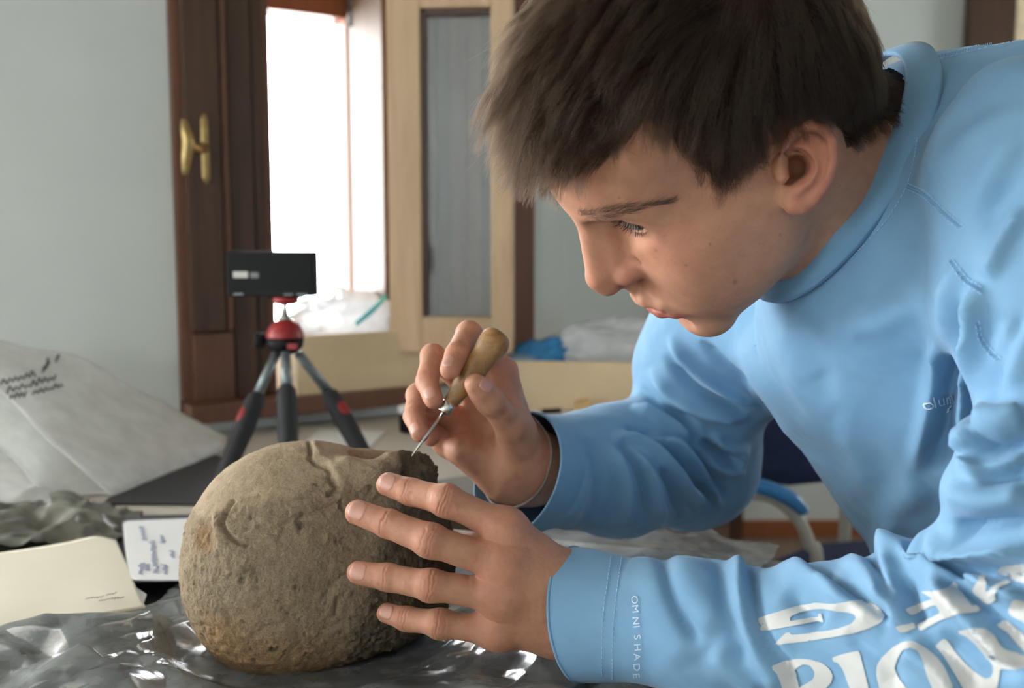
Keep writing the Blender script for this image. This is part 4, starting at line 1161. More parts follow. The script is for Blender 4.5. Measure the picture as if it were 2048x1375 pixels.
def head_sdf(P):
    q = P.copy(); q[:, 1] = np.abs(q[:, 1])
    E = lambda c, r, R=None: s_ell(q, mm(*c), mm(*r), R)
    Cp = lambda a, b, ra, rb: s_cap(q, mm(*a), mm(*b), ra * .001, rb * .001)
    d = E((-2, 0, 50), (97, 74, 76))
    d = smin(d, E((34, 0, 46), (66, 62, 56)), .02)
    d = smin(d, E((-38, 0, 30), (62, 68, 66)), .03)
    # face
    f = E((46, 0, -18), (48, 54, 66))
    f = smin(f, E((44, 45, -4), (29, 19, 19)), .024)             # cheekbone
    f = smin(f, E((66, 26, -28), (20, 20, 24)), .02)             # cheek
    f = smin(f, E((69, 0, -54), (33, 31, 27)), .018)             # mouth barrel
    f = smin(f, Cp((8, 55, -12), (22, 46, -45), 12, 10), .02)    # ramus
    f = smin(f, Cp((22, 46, -45), (73, 16, -83), 10, 11.5), .022)   # jaw line
    f = smin(f, E((78.5, 0, -88), (15.5, 21, 13)), .016)           # chin
    f = smin(f, E((46, 23, -53), (36, 25, 24)), .02)
    f = smin(f, E((40, 39, -32), (32, 23, 28)), .03)
    d = smin(d, f, .022)
    # brow
    d = smin(d, Cp((89, 6, 33), (80, 28, 36), 9.5, 9), .012)
    d = smin(d, Cp((80, 28, 36), (62, 46, 30), 9, 7.5), .012)
    # socket
    d = smax(d, -E((93, 30, 20), (17, 17, 11.5)), .012)
    d = smax(d, -E((95, 17, 14), (9, 8, 13)), .010)
    # lids round the eyeball
    ec = EYE_C.astype(f32); v = q - ec
    az = np.arctan2(v[:, 1], v[:, 0]); el = np.arctan2(v[:, 2], np.hypot(v[:, 0], v[:, 1]))
    a0 = az - 0.12
    half = 0.46 * np.sqrt(np.maximum(1 - (a0 / 1.0) ** 2, 0.0)) - 0.02 - 0.35 * np.maximum(np.abs(a0) - 1.0, 0)
    mid = -0.12 - 0.06 * a0
    opening = (np.abs(el - mid) - half) * f32(.0125)
    lid = s_sph(q, EYE_C, .0134)
    d = smin(d, lid, .005)
    d = smax(d, -np.maximum(opening, s_sph(q, EYE_C, .018)), .0012)
    # nose
    n = s_cap(q, mm(97, 0, 25), mm(114.6, 0, -11), .0068, .0085)
    n = smin(n, s_cap(q, mm(114.6, 0, -11), mm(113, 0, -17.5), .0085, .0097), .004)
    n = smin(n, Cp((90, 6, 18), (101, 7, -10), 5.5, 7.5), .010)
    ala = E((98.0, 13.2, -15.8), (11.2, 6.8, 7.6))
    n = smin(n, ala, .0045)
    n = smin(n, Cp((112, 0, -19.5), (103, 0, -24), 4.2, 4.2), .005)
    n = smax(n, -E((104, 7.2, -24.0), (6.5, 3.3, 4.5)), .002)
    d = smin(d, n, .0065)
    d = smax(d, -s_chain(q, [mm(97, 17.8, -6.0), mm(91, 20.8, -8.5), mm(87.5, 22, -14), mm(87.5, 21.5, -22)], [.0003, .0006, .0010, .0008], .002), .0042)
    # lips
    u = s_chain(q, [mm(104.3, 0, -44.5), mm(102.8, 7, -44.3), mm(97, 17, -49), mm(86, 28, -57)], [.0042, .0044, .0036, .0016], .003)
    l = s_chain(q, [mm(101.3, 0, -56.5), mm(99.5, 9, -57), mm(94, 18.5, -58.8), mm(86, 27.5, -59.5)], [.0050, .0050, .0038, .0016], .003)
    d = smin(d, Cp((103, 0, -26), (104, 0, -41), 3.2, 4.2), .008)
    d = smin(d, u, .005)
    d = smin(d, l, .005)
    d = smax(d, -s_chain(q, [mm(107.5, 0, -50.6), mm(104, 9, -50.6), mm(97, 18, -54), mm(85, 30.5, -59)], [.0008, .0008, .0010, .0013], .002), .0016)
    d = smax(d, -Cp((112, 0, -33), (110, 0, -40), 2.2, 2.2), .004)      # philtrum
    d = smax(d, -Cp((100, 0, -76), (94, 12, -76), 3, 2), .010)          # under the lower lip
    # temple and cheek hollows
    d = smax(d, -E((52, 78, 32), (26, 14, 24)), .02)
    # neck
    nk = s_cap(P, mm(-18, 0, -22), NECK_TO, .055, .060)
    nk = smin(nk, s_cap(P, mm(-12, 52, -22), NECK_TO + mm(15, 22, -12), .016, .018), .02)
    nk = smin(nk, s_cap(P, mm(14, 0, -44), c2h(cpt(1690, 478, .676)), .034, .046), .02)
    d = smin(d, nk, .022)
    # left ear
    c = np.array(EAR_H)
    pl0, pl1 = EAR_H[4] * .5 + EAR_A[1] * .5, EAR_A[4]
    nrm = np.cross(EAR_H[6] - EAR_H[0], EAR_H[3] - EAR_H[10]); nrm /= np.linalg.norm(nrm)
    e = s_fcap(P, hpx(1616, 300, .0815), hpx(1600, 375, .0775), .0115, .009, nrm, .26)
    e = smin(e, s_chain(P, EAR_H, [.0020, .0026, .0030, .0032, .0033, .0034, .0033, .0031, .0031, .0036, .0044, .0044], .001), .0030)
    e = smin(e, s_fcap(P, hpx(1588, 400, .077), hpx(1610, 394, .079), .0068, .0068, nrm, .5), .005)
    e = smin(e, s_chain(P, EAR_A, [.0022, .0026, .0028, .0027, .0028, .0028], .001), .0035)
    e = smin(e, s_chain(P, EAR_A2, [.0018, .0022, .0022], .001), .004)
    e = smax(e, -s_fcap(P, hpx(1589, 328, .0815), hpx(1598, 338, .083), .0090, .0088, nrm, .95), .0022)
    e = smax(e, -s_chain(P, [hpx(1600, 276, .0862), hpx(1624, 272, .0885), hpx(1643, 288, .0905), hpx(1649, 316, .0915), hpx(1642, 348, .0895), hpx(1630, 370, .087)], [.0012, .0020, .0022, .0022, .0018, .0010], .001), .0022)
    e = smax(e, -s_fcap(P, hpx(1582, 365, .081), hpx(1578, 378, .0805), .0042, .003, nrm, .9), .0025)
    root = s_cap(P, hpx(1600, 325, .064), hpx(1606, 330, .076), .013, .0075)
    e = smin(e, smax(root, -s_sph(P, hpx(1591, 332, .0815), .0095), .002), .004)
    e = smin(e, s_cap(P, hpx(1566, 338, .0725), hpx(1572, 350, .0755), .0045, .0032), .004)   # tragus
    d = smin(d, e, .0035)
    # ear canal
    d = smax(d, -s_cap(P, hpx(1591, 332, .085), hpx(1591, 336, .0635), .0088, .0060), .0022)
    d = smax(d, -s_cap(P, hpx(1577, 364, .083), hpx(1580, 352, .068), .0040, .0040), .002)
    d = smin(d, s_cap(P, hpx(1562, 330, .0715), hpx(1564, 352, .0755), .0040, .0036), .005)
    return d

person = empty('person', at(1700, 1200, .75) * [1, 1, 0] + [0.1, 0.1, 0])
tag(person, 'dark-haired young man in a light blue long-sleeved shirt leaning over the skull', 'person')
SKIN = np.array(srgb(184, 134, 108)[:3]); RED = np.array(srgb(180, 110, 90)[:3]); LIPC = np.array(srgb(168, 94, 84)[:3])
DARKH = np.array(srgb(60, 45, 38)[:3])
parts_V, parts_Q, parts_C = [], [], []
def add_part(V, Q, C):
    o = sum(len(v) for v in parts_V)
    parts_V.append(V); parts_Q.append(Q[:, ::-1] + o); parts_C.append(C)
def blend(C, w, c): return C * (1 - w)[:, None] + np.asarray(c) * w[:, None]
# --- head (vertices in head frame -> camera frame)
HV, HQ = s_mesh(head_sdf, mm(-115, -92, -135), mm(130, 96, 135), .0014 if QUICK else .0011, 2)
HN = mesh_normals(HV, HQ)
# remove the buried end of the neck far inside the shirt is harmless; colours:
C = np.tile(SKIN, (len(HV), 1))
q = HV * 1000; ql = np.abs(q[:, 1])
g = lambda c, r: np.exp(-(((q[:, 0] - c[0]) / r) ** 2 + ((ql - c[1]) / r) ** 2 + ((q[:, 2] - c[2]) / r) ** 2))
C = blend(C, .55 * g((113, 0, -14), 17), RED)
C = blend(C, .55 * g((99, 13, -18), 10), RED)
C = blend(C, .38 * g((68, 42, -5), 24), RED)
ear = smoothstep(q[:, 1], 74, 82) * (q[:, 0] < 25)
C = blend(C, .55 * ear, RED)
lipd = np.minimum(seg_dist(np.c_[q[:, 0], ql, q[:, 2]], [(105, 0, -47.5), (103, 8, -47.8), (97, 17.5, -52), (87, 28, -58)])[0] - 1.6,
                  seg_dist(np.c_[q[:, 0], ql, q[:, 2]], [(104, 0, -56), (102, 9, -56.5), (96, 18.5, -58), (87, 27, -59)])[0] - 3.0)
C = blend(C, .9 * smoothstep(-lipd, -2.6, -0.6), LIPC)
HPX = pix(c2w(h2c(HV)))
Hmir = HV.copy(); Hmir[:, 1] = np.abs(Hmir[:, 1])
MPX = pix(c2w(h2c(Hmir)))
HAIR_POLY = [(1122, 362), (1196, 336), (1255, 280), (1292, 238), (1335, 266), (1372, 308), (1415, 342), (1440, 374), (1456, 366), (1480, 338), (1530, 302), (1552, 276), (1570, 258), (1600, 240), (1650, 236), (1684, 262), (1694, 296), (1716, 285), (1740, 250), (1800, 230), (1900, 200), (1900, -700), (700, -700), (700, 200), (1060, 320)]
def in_poly(p, poly):
    poly = np.asarray(poly, float); r = np.zeros(len(p), bool); j = len(poly) - 1
    for i in range(len(poly)):
        a, b = poly[i], poly[j]
        c = ((a[1] > p[:, 1]) != (b[1] > p[:, 1])) & (p[:, 0] < (b[0] - a[0]) * (p[:, 1] - a[1]) / (b[1] - a[1] + 1e-12) + a[0])
        r ^= c; j = i
    return r
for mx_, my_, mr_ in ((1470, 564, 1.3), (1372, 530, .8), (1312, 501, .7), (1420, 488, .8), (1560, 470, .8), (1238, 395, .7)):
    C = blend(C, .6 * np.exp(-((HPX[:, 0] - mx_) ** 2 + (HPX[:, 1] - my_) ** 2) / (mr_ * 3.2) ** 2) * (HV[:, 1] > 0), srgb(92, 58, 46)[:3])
scalp = in_poly(MPX, HAIR_POLY) & (HV[:, 2] > -.075) & ~((ql > 73) & (MPX[:, 1] > 232) & (MPX[:, 0] > 1550)) & ~((HV[:, 1] > .060) & (np.minimum(seg_dist(HV, EAR_H)[0], seg_dist(HV, EAR_A)[0]) < .012)) & ~((HV[:, 1] > .058) & (HPX[:, 0] > 1562) & (HPX[:, 0] < 1660) & (HPX[:, 1] > 262) & (HPX[:, 1] < 420))
sc_f = scalp.astype(float)
C = blend(C, .9 * sc_f, DARKH)
add_part(h2c(HV), HQ, C)
# --- left hand
lo, hi = bounds([j for k in LH for j in LH[k][0]] + [L_WR, cpt(905, 1085, .755), cpt(1300, 1230, .66)], .03)
V, Q = s_mesh(lhand_sdf, lo, hi, .0009 if QUICK else .0007, 2)
def hand_detail(V, Q, HD, toward, rnd):
    N = mesh_normals(V, Q)
    C = np.tile(SKIN, (len(V), 1)); disp = np.zeros(len(V))
    for nm, (J, R) in HD.items():
        J = [np.asarray(j) for j in J]
        for ji, amp, cnt, sp, redw in ((1, .00060, 5, .0024, .34), (2, .00042, 3, .0021, .2)):
            ax = J[ji + 1] - J[ji - 1]; ax = ax / np.linalg.norm(ax)
            r = R[ji]
            v = V - J[ji]; s = v @ ax; rad = np.linalg.norm(v - s[:, None] * ax, axis=1)
            dors = smoothstep(N @ toward, .1, .75)
            m = (rad < r * 1.5) & (np.abs(s) < .014)
            wob = .0011 * vnoise(V[m] * 210, 7) + .0004 * vnoise(V[m] * 600, 8)
            for k in range(cnt):
                s0 = (k - (cnt - 1) / 2) * sp * (1 + .12 * math.sin(k * 5.1 + ji))
                curve = (.45 + .55 * math.sin(k * 2.7 + ji + J[0][1] * 900)) if k != (cnt - 1) // 2 else 1.0
                gap = smoothstep(vnoise(V[m] * 260, 30 + k), -.9, -.35)
                disp[m] -= amp * max(curve, .25) * gap * np.exp(-((s[m] - s0 + wob) / .00058) ** 2) * dors[m] * np.exp(-(s0 / .0062) ** 2)
            w = redw * np.exp(-(s / .008) ** 2) * (rad < r * 1.7) * dors
            C = blend(C, w, RED)
        v = np.linalg.norm(V - J[0], axis=1)
        C = blend(C, .34 * np.exp(-(v / .018) ** 2), RED)
        v = np.linalg.norm(V - J[3], axis=1)
        C = blend(C, .45 * np.exp(-(v / .011) ** 2), RED)
    disp += .00030 * vnoise(V * 120, 4) + .00012 * vnoise(V * 420, 6)
    return V + N * disp[:, None], C
V, C = hand_detail(V, Q, LH, np.array([0, .25, -.97]), 1)
add_part(V, Q, C)
# --- right hand
lo, hi = bounds([j for k in RH for j in RH[k][0]] + [R_WR, cpt(1150, 960, .86)] + R_TH[0], .03)
V, Q = s_mesh(rhand_sdf, lo, hi, .0010 if QUICK else .0008, 2)
V, C = hand_detail(V, Q, {k: v for k, v in RH.items()}, np.array([-.5, .3, -.8]), 2)
add_part(V, Q, C)
BV = c2w(np.vstack(parts_V))
body = link_mesh('body', np_mesh('body', BV, np.vstack(parts_Q)), M['skin'], person)
ca = body.data.color_attributes.new('tint', 'FLOAT_COLOR', 'POINT')
CC = np.vstack(parts_C)
ca.data.foreach_set('color', np.c_[CC, np.ones(len(CC))].astype(f32).ravel())

# ------------------------------------------------------------------ shirt
SL = cpt(2095, 345, .545); SR = cpt(1500, 520, .87); PEL = cpt(2185, 1310, .91)
ELB_L = cpt(2160, 1262, .485); WR_L = cpt(1156, 1226, .664)
ELB_R = cpt(1385, 925, 1.0); WR_R = cpt(1033, 945, .805)
SM = (SL + SR) / 2
Ub = (SM - PEL) / np.linalg.norm(SM - PEL)
Lb = (SL - SR); Lb = Lb - Ub * (Lb @ Ub); Lb /= np.linalg.norm(Lb)
Fb = np.cross(Lb, Ub); Fb = Fb if Fb[0] < 0 else -Fb
# collar ring
CR_T, CR_B, CR_N = cpt(1752, 112, .70), cpt(1548, 552, .668), cpt(1788, 275, .617)
CR_C = (CR_T + CR_B) / 2; CR_A = (CR_T - CR_B) / 2; CR_S = CR_N - CR_C
CR_PN = np.cross(CR_A, CR_S); CR_PN /= np.linalg.norm(CR_PN)
CR_PN = CR_PN if CR_PN[0] < 0 else -CR_PN               # towards the head
def ring(t, s=1.0): return CR_C + s * (CR_A * math.cos(t) + CR_S * math.sin(t))
# cuffs
AXL = WR_L - cpt(1500, 1250, .61); AXL /= np.linalg.norm(AXL)
PNL = AXL + np.array([.0, -.10, .0]); PNL /= np.linalg.norm(PNL)
PNR = np.array([-.72, .36, -.60]); PNR /= np.linalg.norm(PNR)
def shirt_sdf(P):
    d = s_fcap(P, SM - Ub * .10, PEL, .168, .152, Fb, .66)
    sh = s_cap(P, SL - Lb * .015, SR + Lb * .02, .060, .062)
    d = smin(d, sh, .07)
    d = smin(d, s_fcap(P, CR_C - CR_PN * .012, CR_C - CR_PN * .06, .080, .105, CR_S / np.linalg.norm(CR_S), .80), .045)
    d = smin(d, s_cap(P, CR_C - CR_PN * .045, SL, .070, .058), .05)
    d = smin(d, s_cap(P, cpt(1830, 196, .705), cpt(2110, 190, .63), .034, .042), .03)
    v = P - CR_C.astype(f32); sn = v @ CR_PN.astype(f32)
    e = np.sqrt((v @ (CR_A / (CR_A @ CR_A)).astype(f32)) ** 2 + (v @ (CR_S / (CR_S @ CR_S)).astype(f32)) ** 2) + f32(1e-6)
    rad = np.sqrt(np.maximum((v * v).sum(1) - sn * sn, 0))
    d = smax(d, sn + f32(.007) + f32(.75) * np.clip(rad * (1 - 1 / e), -.02, .06), .028)
    mid = cpt(2190, 860, .515)
    up = s_cap(P, SL, mid, .064, .054)
    d = smin(d, up, .05)
    uarm = s_cap(P, mid, ELB_L, .054, .055)
    uarm = smin(uarm, s_ell(P, cpt(2030, 985, .502), (.034, .026, .034)), .018)
    uarm = smin(uarm, s_ell(P, cpt(2060, 875, .500), (.033, .017, .030)), .012)
    uarm = smin(uarm, s_cap(P, cpt(1868, 1092, .525), cpt(2090, 1030, .49), .010, .028), .010)
    lowl = s_chain(P, [ELB_L, cpt(1900, 1298, .535), cpt(1700, 1284, .572), cpt(1420, 1258, .622), WR_L, WR_L + AXL * .05], [.055, .049, .0420, .0385, .0385, .0385], .02)
    lowl = smin(lowl, s_cap(P, cpt(1800, 1128, .560), cpt(1930, 1130, .53), .010, .016), .015)
    d = smin(d, uarm, .006)
    d = smin(d, lowl, .0035)
    ar = s_chain(P, [SR, SR * .5 + ELB_R * .5 + np.array([-.012, 0, 0]), ELB_R, ELB_R * .5 + WR_R * .5 + np.array([0, -.002, 0]), WR_R, WR_R + (WR_R - ELB_R) * .2], [.066, .062, .060, .054, .0425, .0415], .03)
    d = smin(d, ar, .03)
    return d
lo, hi = bounds([SL, SR, PEL, ELB_L, WR_L, ELB_R, WR_R], .11)
lo[0] = min(lo[0], WR_R[0] - .06); hi[0] = min(hi[0], .60); lo[1] = max(lo[1], -.36)
V, Q = s_mesh(shirt_sdf, lo, hi, .0040 if QUICK else .0023, 1)
N = mesh_normals(V, Q)
pxy = pix(c2w(V))
K = MM
FOLDS = [
 # left forearm sleeve
 ([(1290, 1122), (1300, 1180), (1335, 1260), (1380, 1330)], 20, 2.2), ([(1360, 1120), (1390, 1190), (1440, 1260)], 18, 2.8), ([(1330, 1130), (1350, 1200), (1400, 1290)], 13, -2.6),
 ([(1478, 1118), (1484, 1200), (1500, 1265), (1540, 1330), (1580, 1390)], 13, 5.0), ([(1500, 1130), (1508, 1200), (1522, 1260), (1565, 1330), (1605, 1390)], 12, -4.6),
 ([(1440, 1135), (1452, 1200), (1470, 1260), (1500, 1330)], 18, -2.4), ([(1420, 1300), (1470, 1340), (1520, 1385)], 16, 2.5),
 ([(1592, 1130), (1640, 1170), (1700, 1205), (1775, 1262)], 15, 5.5), ([(1610, 1120), (1680, 1170), (1760, 1220), (1800, 1250)], 9, -4.2), ([(1575, 1180), (1620, 1225), (1650, 1250)], 20, -3.0),
 ([(1700, 1112), (1740, 1160), (1790, 1225)], 14, 4.6), ([(1745, 1120), (1770, 1160), (1800, 1215)], 10, -4.0),
 ([(1778, 1100), (1780, 1160), (1800, 1235), (1830, 1262)], 13, 7.0), ([(1812, 1150), (1822, 1200), (1845, 1250)], 11, -4.5), ([(1800, 1098), (1860, 1130), (1920, 1150)], 13, 5.5),
 ([(1850, 1165), (1900, 1200), (1960, 1250), (2048, 1330)], 18, 5.0), ([(1880, 1150), (1940, 1195), (2010, 1262), (2060, 1300)], 11, -4.5),
 ([(1930, 1150), (2000, 1180), (2060, 1200)], 13, 4.5), ([(1990, 1185), (2060, 1178)], 10, -3.0), ([(1990, 1200), (2010, 1195), (2060, 1198)], 9, 3.0),
 ([(1800, 1290), (1880, 1340), (1920, 1390)], 18, 3.2), ([(1830, 1275), (1900, 1320), (1950, 1385)], 13, -3.0), ([(1880, 1260), (1960, 1320), (2040, 1350)], 14, -2.5), ([(1690, 1260), (1760, 1320), (1800, 1380)], 16, -2.0),
 ([(1660, 1150), (1690, 1240)], 22, 1.8), ([(1560, 1300), (1640, 1330), (1700, 1385)], 20, -1.5),
 # left upper arm: rolls over the elbow
 ([(1962, 838), (1990, 855), (2060, 850)], 20, 7.0), ([(1950, 880), (2000, 895), (2060, 880)], 11, -6.5), ([(1925, 905), (1935, 880), (1960, 868)], 13, 4.0), ([(1940, 900), (1945, 925), (1965, 945), (2060, 915)], 12, 5.0),
 ([(1960, 955), (2060, 940)], 14, -3.5), ([(1905, 965), (1930, 990), (2000, 1000), (2060, 985)], 22, 4.0), ([(1910, 1062), (1960, 1050), (2060, 1035)], 12, -5.0), ([(1915, 1035), (1925, 1060), (1935, 1090)], 9, -3.0), ([(1850, 1088), (1900, 1098), (1960, 1110), (2060, 1105)], 15, 6.0), ([(1860, 1120), (1950, 1136), (2060, 1130)], 12, -6.0),
 # chest and armpit
 ([(1928, 500), (1905, 590), (1882, 700), (1858, 830), (1825, 950)], 16, 5.0), ([(1945, 600), (1922, 700), (1895, 830), (1870, 950)], 18, -4.5), ([(1962, 560), (1950, 650), (1932, 740), (1922, 840), (1935, 880)], 13, 6.5), ([(1985, 620), (1975, 720), (1965, 800)], 15, -2.5), ([(2000, 720), (1985, 770), (1968, 815)], 11, -5.0), ([(2020, 640), (2030, 730), (2010, 790)], 16, 4.0), ([(2048, 620), (2020, 700), (1996, 750)], 9, -4.0),
 ([(1850, 960), (1800, 1010), (1770, 1060)], 30, 3.0), ([(1640, 760), (1700, 880), (1740, 1000)], 26, 2.0), ([(1560, 620), (1600, 760), (1660, 900)], 30, 2.2), ([(1590, 610), (1640, 740), (1690, 880)], 24, -2.0), ([(1480, 660), (1530, 780), (1600, 900)], 24, 2.6),
 ([(1680, 650), (1760, 640), (1840, 590)], 30, 2.5), ([(1620, 600), (1720, 590), (1800, 530)], 22, -1.5),
 # shoulder drag lines
 ([(1850, 210), (1930, 165), (2048, 120)], 14, 2.2), ([(1850, 300), (1940, 230), (2048, 170)], 16, -2.0), ([(1880, 370), (1960, 260), (2048, 200)], 18, 3.0), ([(1930, 440), (1990, 330), (2060, 260)], 16, 3.0), ([(1955, 480), (2010, 390), (2060, 340)], 14, -3.0), ([(1975, 560), (2020, 460), (2060, 420)], 14, 3.0),
 # right sleeve
 ([(1262, 812), (1310, 835), (1360, 862), (1378, 888)], 8, 4.5), ([(1245, 850), (1300, 862), (1350, 880)], 8, -3.5), ([(1220, 872), (1275, 878), (1325, 915), (1370, 975), (1400, 1025)], 10, 4.5), ([(1260, 870), (1310, 880), (1350, 915), (1395, 975), (1440, 1020)], 8, -4.5), ([(1300, 858), (1350, 892), (1400, 950), (1445, 1012)], 8, 5.0), ([(1380, 900), (1420, 950), (1455, 1000)], 9, -3.5),
 ([(1210, 885), (1240, 930), (1255, 990), (1250, 1060)], 12, 3.0), ([(1240, 880), (1275, 930), (1292, 990), (1295, 1060)], 9, -3.5), ([(1255, 890), (1300, 950), (1318, 1010), (1320, 1060)], 9, 3.2), ([(1325, 930), (1350, 990), (1358, 1040)], 9, -3.5), ([(1385, 940), (1385, 970), (1378, 1010)], 8, 2.5),
 ([(1340, 665), (1375, 720), (1440, 770), (1520, 810)], 12, 5.0), ([(1330, 710), (1380, 770), (1450, 810), (1500, 820)], 10, -4.5), ([(1300, 735), (1350, 790), (1420, 825), (1500, 835)], 11, 4.5), ([(1280, 775), (1330, 815), (1400, 850)], 9, -3.5), ([(1400, 680), (1450, 730), (1510, 770)], 10, -3.0),
 ([(1400, 880), (1440, 905), (1490, 925)], 9, -4.0), ([(1420, 870), (1460, 890), (1500, 900)], 9, 4.0), ([(1470, 900), (1480, 918), (1470, 930)], 8, 4.5), ([(1410, 925), (1450, 940), (1490, 938)], 9, 3.5),
 ([(1150, 870), (1165, 940), (1150, 1020), (1120, 1065)], 14, 2.0), ([(1180, 870), (1200, 950), (1190, 1040)], 12, -2.2),
]
def lead(pts):
    # carry sleeve folds over the upper outline so they also shape it
    (x0, y0), (x1, y1) = pts[0], pts[1]; l = math.hypot(x1 - x0, y1 - y0)
    return [(x0 - (x1 - x0) / l * 70, y0 - (y1 - y0) / l * 70)] + list(pts) if 1090 < y0 < 1150 and 1280 < x0 < 1810 else list(pts)
def fold(f):
    ld = lead(f[0])
    if len(ld) > len(f[0]):                       # round-topped bump with narrow valley
        return (spline(ld, 16), f[1] * (1.8 if f[2] > 0 else 1.0), np.sign(f[2]) * min(abs(f[2]) * (1.5 if f[2] > 0 else 2.2), 8.5) * K, .12)
    x0, y0 = f[0][0]
    if x0 > 1840 and y0 < 500 or (x0 > 1975 and y0 < 780): return (spline(ld, 16), f[1] * 1.7, f[2] * K * 1.1, .3)
    if x0 < 1480 and y0 < 1000: return (spline(ld, 16), f[1] * 1.0, f[2] * K * 2.5, .2)
    return (spline(ld, 16), f[1] * 1.15 + 1, f[2] * K * 2.2, .18)
disp = strokes_disp(pxy, [fold(f) for f in FOLDS], 1) * smoothstep(-N[:, 2], -.35, .15)
# soft cloth unevenness
disp += 1.0 * K * fbm(V * [26, 26, 26], 3, 41) + .35 * K * vnoise(V * 90, 44)
cl = ((V - WR_L) @ PNL > -.045) & (np.linalg.norm(V - WR_L, axis=1) < .09)
cr = ((V - WR_R) @ PNR > -.03) & (np.linalg.norm(V - WR_R, axis=1) < .09)
disp[cl | cr] *= .35
nk = np.linalg.norm(V - CR_C, axis=1) < .14
disp[nk] *= smoothstep(-((V[nk] - CR_C) @ CR_PN), .012, .05)
V = V + N * disp[:, None]
# open the sleeves at the cuffs and the neck at the collar
def cut(V, Q, c, n, r, inr=None):
    s = (V - c) @ n; inr = np.linalg.norm(V - c, axis=1) < r if inr is None else inr
    gone = inr & (s > 0)
    keepf = ~gone[Q].all(1)
    Q = Q[keepf]
    edge = np.unique(Q[gone[Q].any(1)])
    mv = edge[gone[edge]]
    V = V.copy(); V[mv] -= n * s[mv][:, None]
    return V, Q
V, Q = cut(V, Q, WR_L, PNL, .10)
V, Q = cut(V, Q, WR_R, PNR, .10)
vv = V - CR_C
inr = ((vv @ CR_A / (CR_A @ CR_A)) ** 2 + (vv @ CR_S / (CR_S @ CR_S)) ** 2 < 1.12 ** 2) & (np.abs(vv @ CR_PN) < .09)
V, Q = cut(V, Q, CR_C - CR_PN * .004, CR_PN, 0, inr)
us = np.unique(Q); rm = np.full(len(V), -1); rm[us] = np.arange(len(us)); V, Q = V[us], rm[Q]
SH_V, SH_Q = c2w(V), Q[:, ::-1]
shirt = link_mesh('shirt', np_mesh('shirt', SH_V, SH_Q), M['shirt'], person)
SH_TREE = bvhtree.BVHTree.FromPolygons([tuple(v) for v in SH_V], [tuple(int(i) for i in f) for f in SH_Q])
def on_shirt(px, py, off=.0006):
    r = at(px, py, 1.0) - CAM; r /= np.linalg.norm(r)
    h = SH_TREE.ray_cast(Vector(CAM), Vector(r))
    if h[0] is None: return None
    nn = np.array(h[1]); nn = nn if nn @ r < 0 else -nn
    return np.array(h[0]) + nn * off
# ribs: hems as slim rolled bands along the boundary
def boundary_loops(V, Q):
    E = np.vstack([Q[:, [0, 1]], Q[:, [1, 2]], Q[:, [2, 3]], Q[:, [3, 0]]])
    key = np.sort(E, 1); k = key[:, 0].astype(np.int64) * len(V) + key[:, 1]
    u, inv, cnt = np.unique(k, return_inverse=True, return_counts=True)
    b = E[cnt[inv] == 1]
    nxt = {int(a): int(c) for a, c in b}; loops = []
    while nxt:
        s = next(iter(nxt)); lp = [s]; c = nxt.pop(s)
        while c in nxt and c != s: lp.append(c); c = nxt.pop(c)
        loops.append(lp)
    return loops
def smooth_loop(P, it=30):
    for _ in range(it): P = .5 * P + .25 * np.roll(P, 1, 0) + .25 * np.roll(P, -1, 0)
    return P
for lp in boundary_loops(SH_V, SH_Q):
    if len(lp) < 30: continue
    P = smooth_loop(SH_V[lp], 6)
    c = w2c(P).mean(0)
    if np.linalg.norm(c - WR_L) < .05 or np.linalg.norm(c - WR_R) < .05:
        P = P[np.linspace(0, len(P) - 1, 90).astype(int)]; P = np.vstack([P, P[:2]])
        bm = bmesh.new(); add_tube(bm, P, [.0011] * len(P), 8, False); bm_obj('cuff_hem', bm, M['shirt'], shirt, True)
# collar band
th = np.linspace(-.9, math.pi + .9, 64)
bm = bmesh.new(); rows_ = []
CW = .0125
for t in th:
    inner = ring(t) ; nn = (inner - CR_C); nn /= np.linalg.norm(nn)
    a = inner + CR_PN * .002 - nn * .0015
    prof = [a - nn * .0016, a + nn * .0004, a - CR_PN * CW * .5 + nn * .0085, a - CR_PN * CW + nn * .0155, a - CR_PN * (CW + .004) + nn * .0140, a - CR_PN * CW * .5 + nn * .0050, a - CR_PN * .002 - nn * .0024]
    rows_.append([bm.verts.new(c2w(p)) for p in prof])
for r0_, r1_ in zip(rows_[:-1], rows_[1:]):
    n_ = len(r0_)
    for k in range(n_): bm.faces.new([r0_[k], r0_[(k + 1) % n_], r1_[(k + 1) % n_], r1_[k]])
bm_obj('collar', bm, M['shirt'], shirt, True)
# flat-lock seams and hem stitching
M['thread'] = plain('pale_blue_thread', srgb(160, 200, 232), .8)
M['thread_dark'] = plain('grey_blue_thread', srgb(116, 160, 196), .8)
def dashes(name, px, mat, w, dash=.0022, gap=.0012, zig=0.0):
    P = [on_shirt(x, y) for x, y in spline(px, 160)]; P = np.array([p for p in P if p is not None])
    if len(P) < 4: return
    L = np.r_[0, np.cumsum(np.linalg.norm(np.diff(P, axis=0), axis=1))]
    bm = bmesh.new(); s = 0; k = 0
    f_ = lambda x: np.array([np.interp(x, L, P[:, i]) for i in range(3)])
    tan = P[-1] - P[0]; tan /= np.linalg.norm(tan); sd = np.cross(tan, C_FWD); sd /= np.linalg.norm(sd)
    while s + dash < L[-1]:
        a, b = f_(s), f_(s + dash)
        if np.linalg.norm(b - a) < dash * 1.5:
            if zig: a, b = a - sd * zig, b + sd * zig
            add_tube(bm, [a, b], [w, w], 5)
        s += dash + gap; k += 1
    bm_obj(name, bm, mat, shirt)
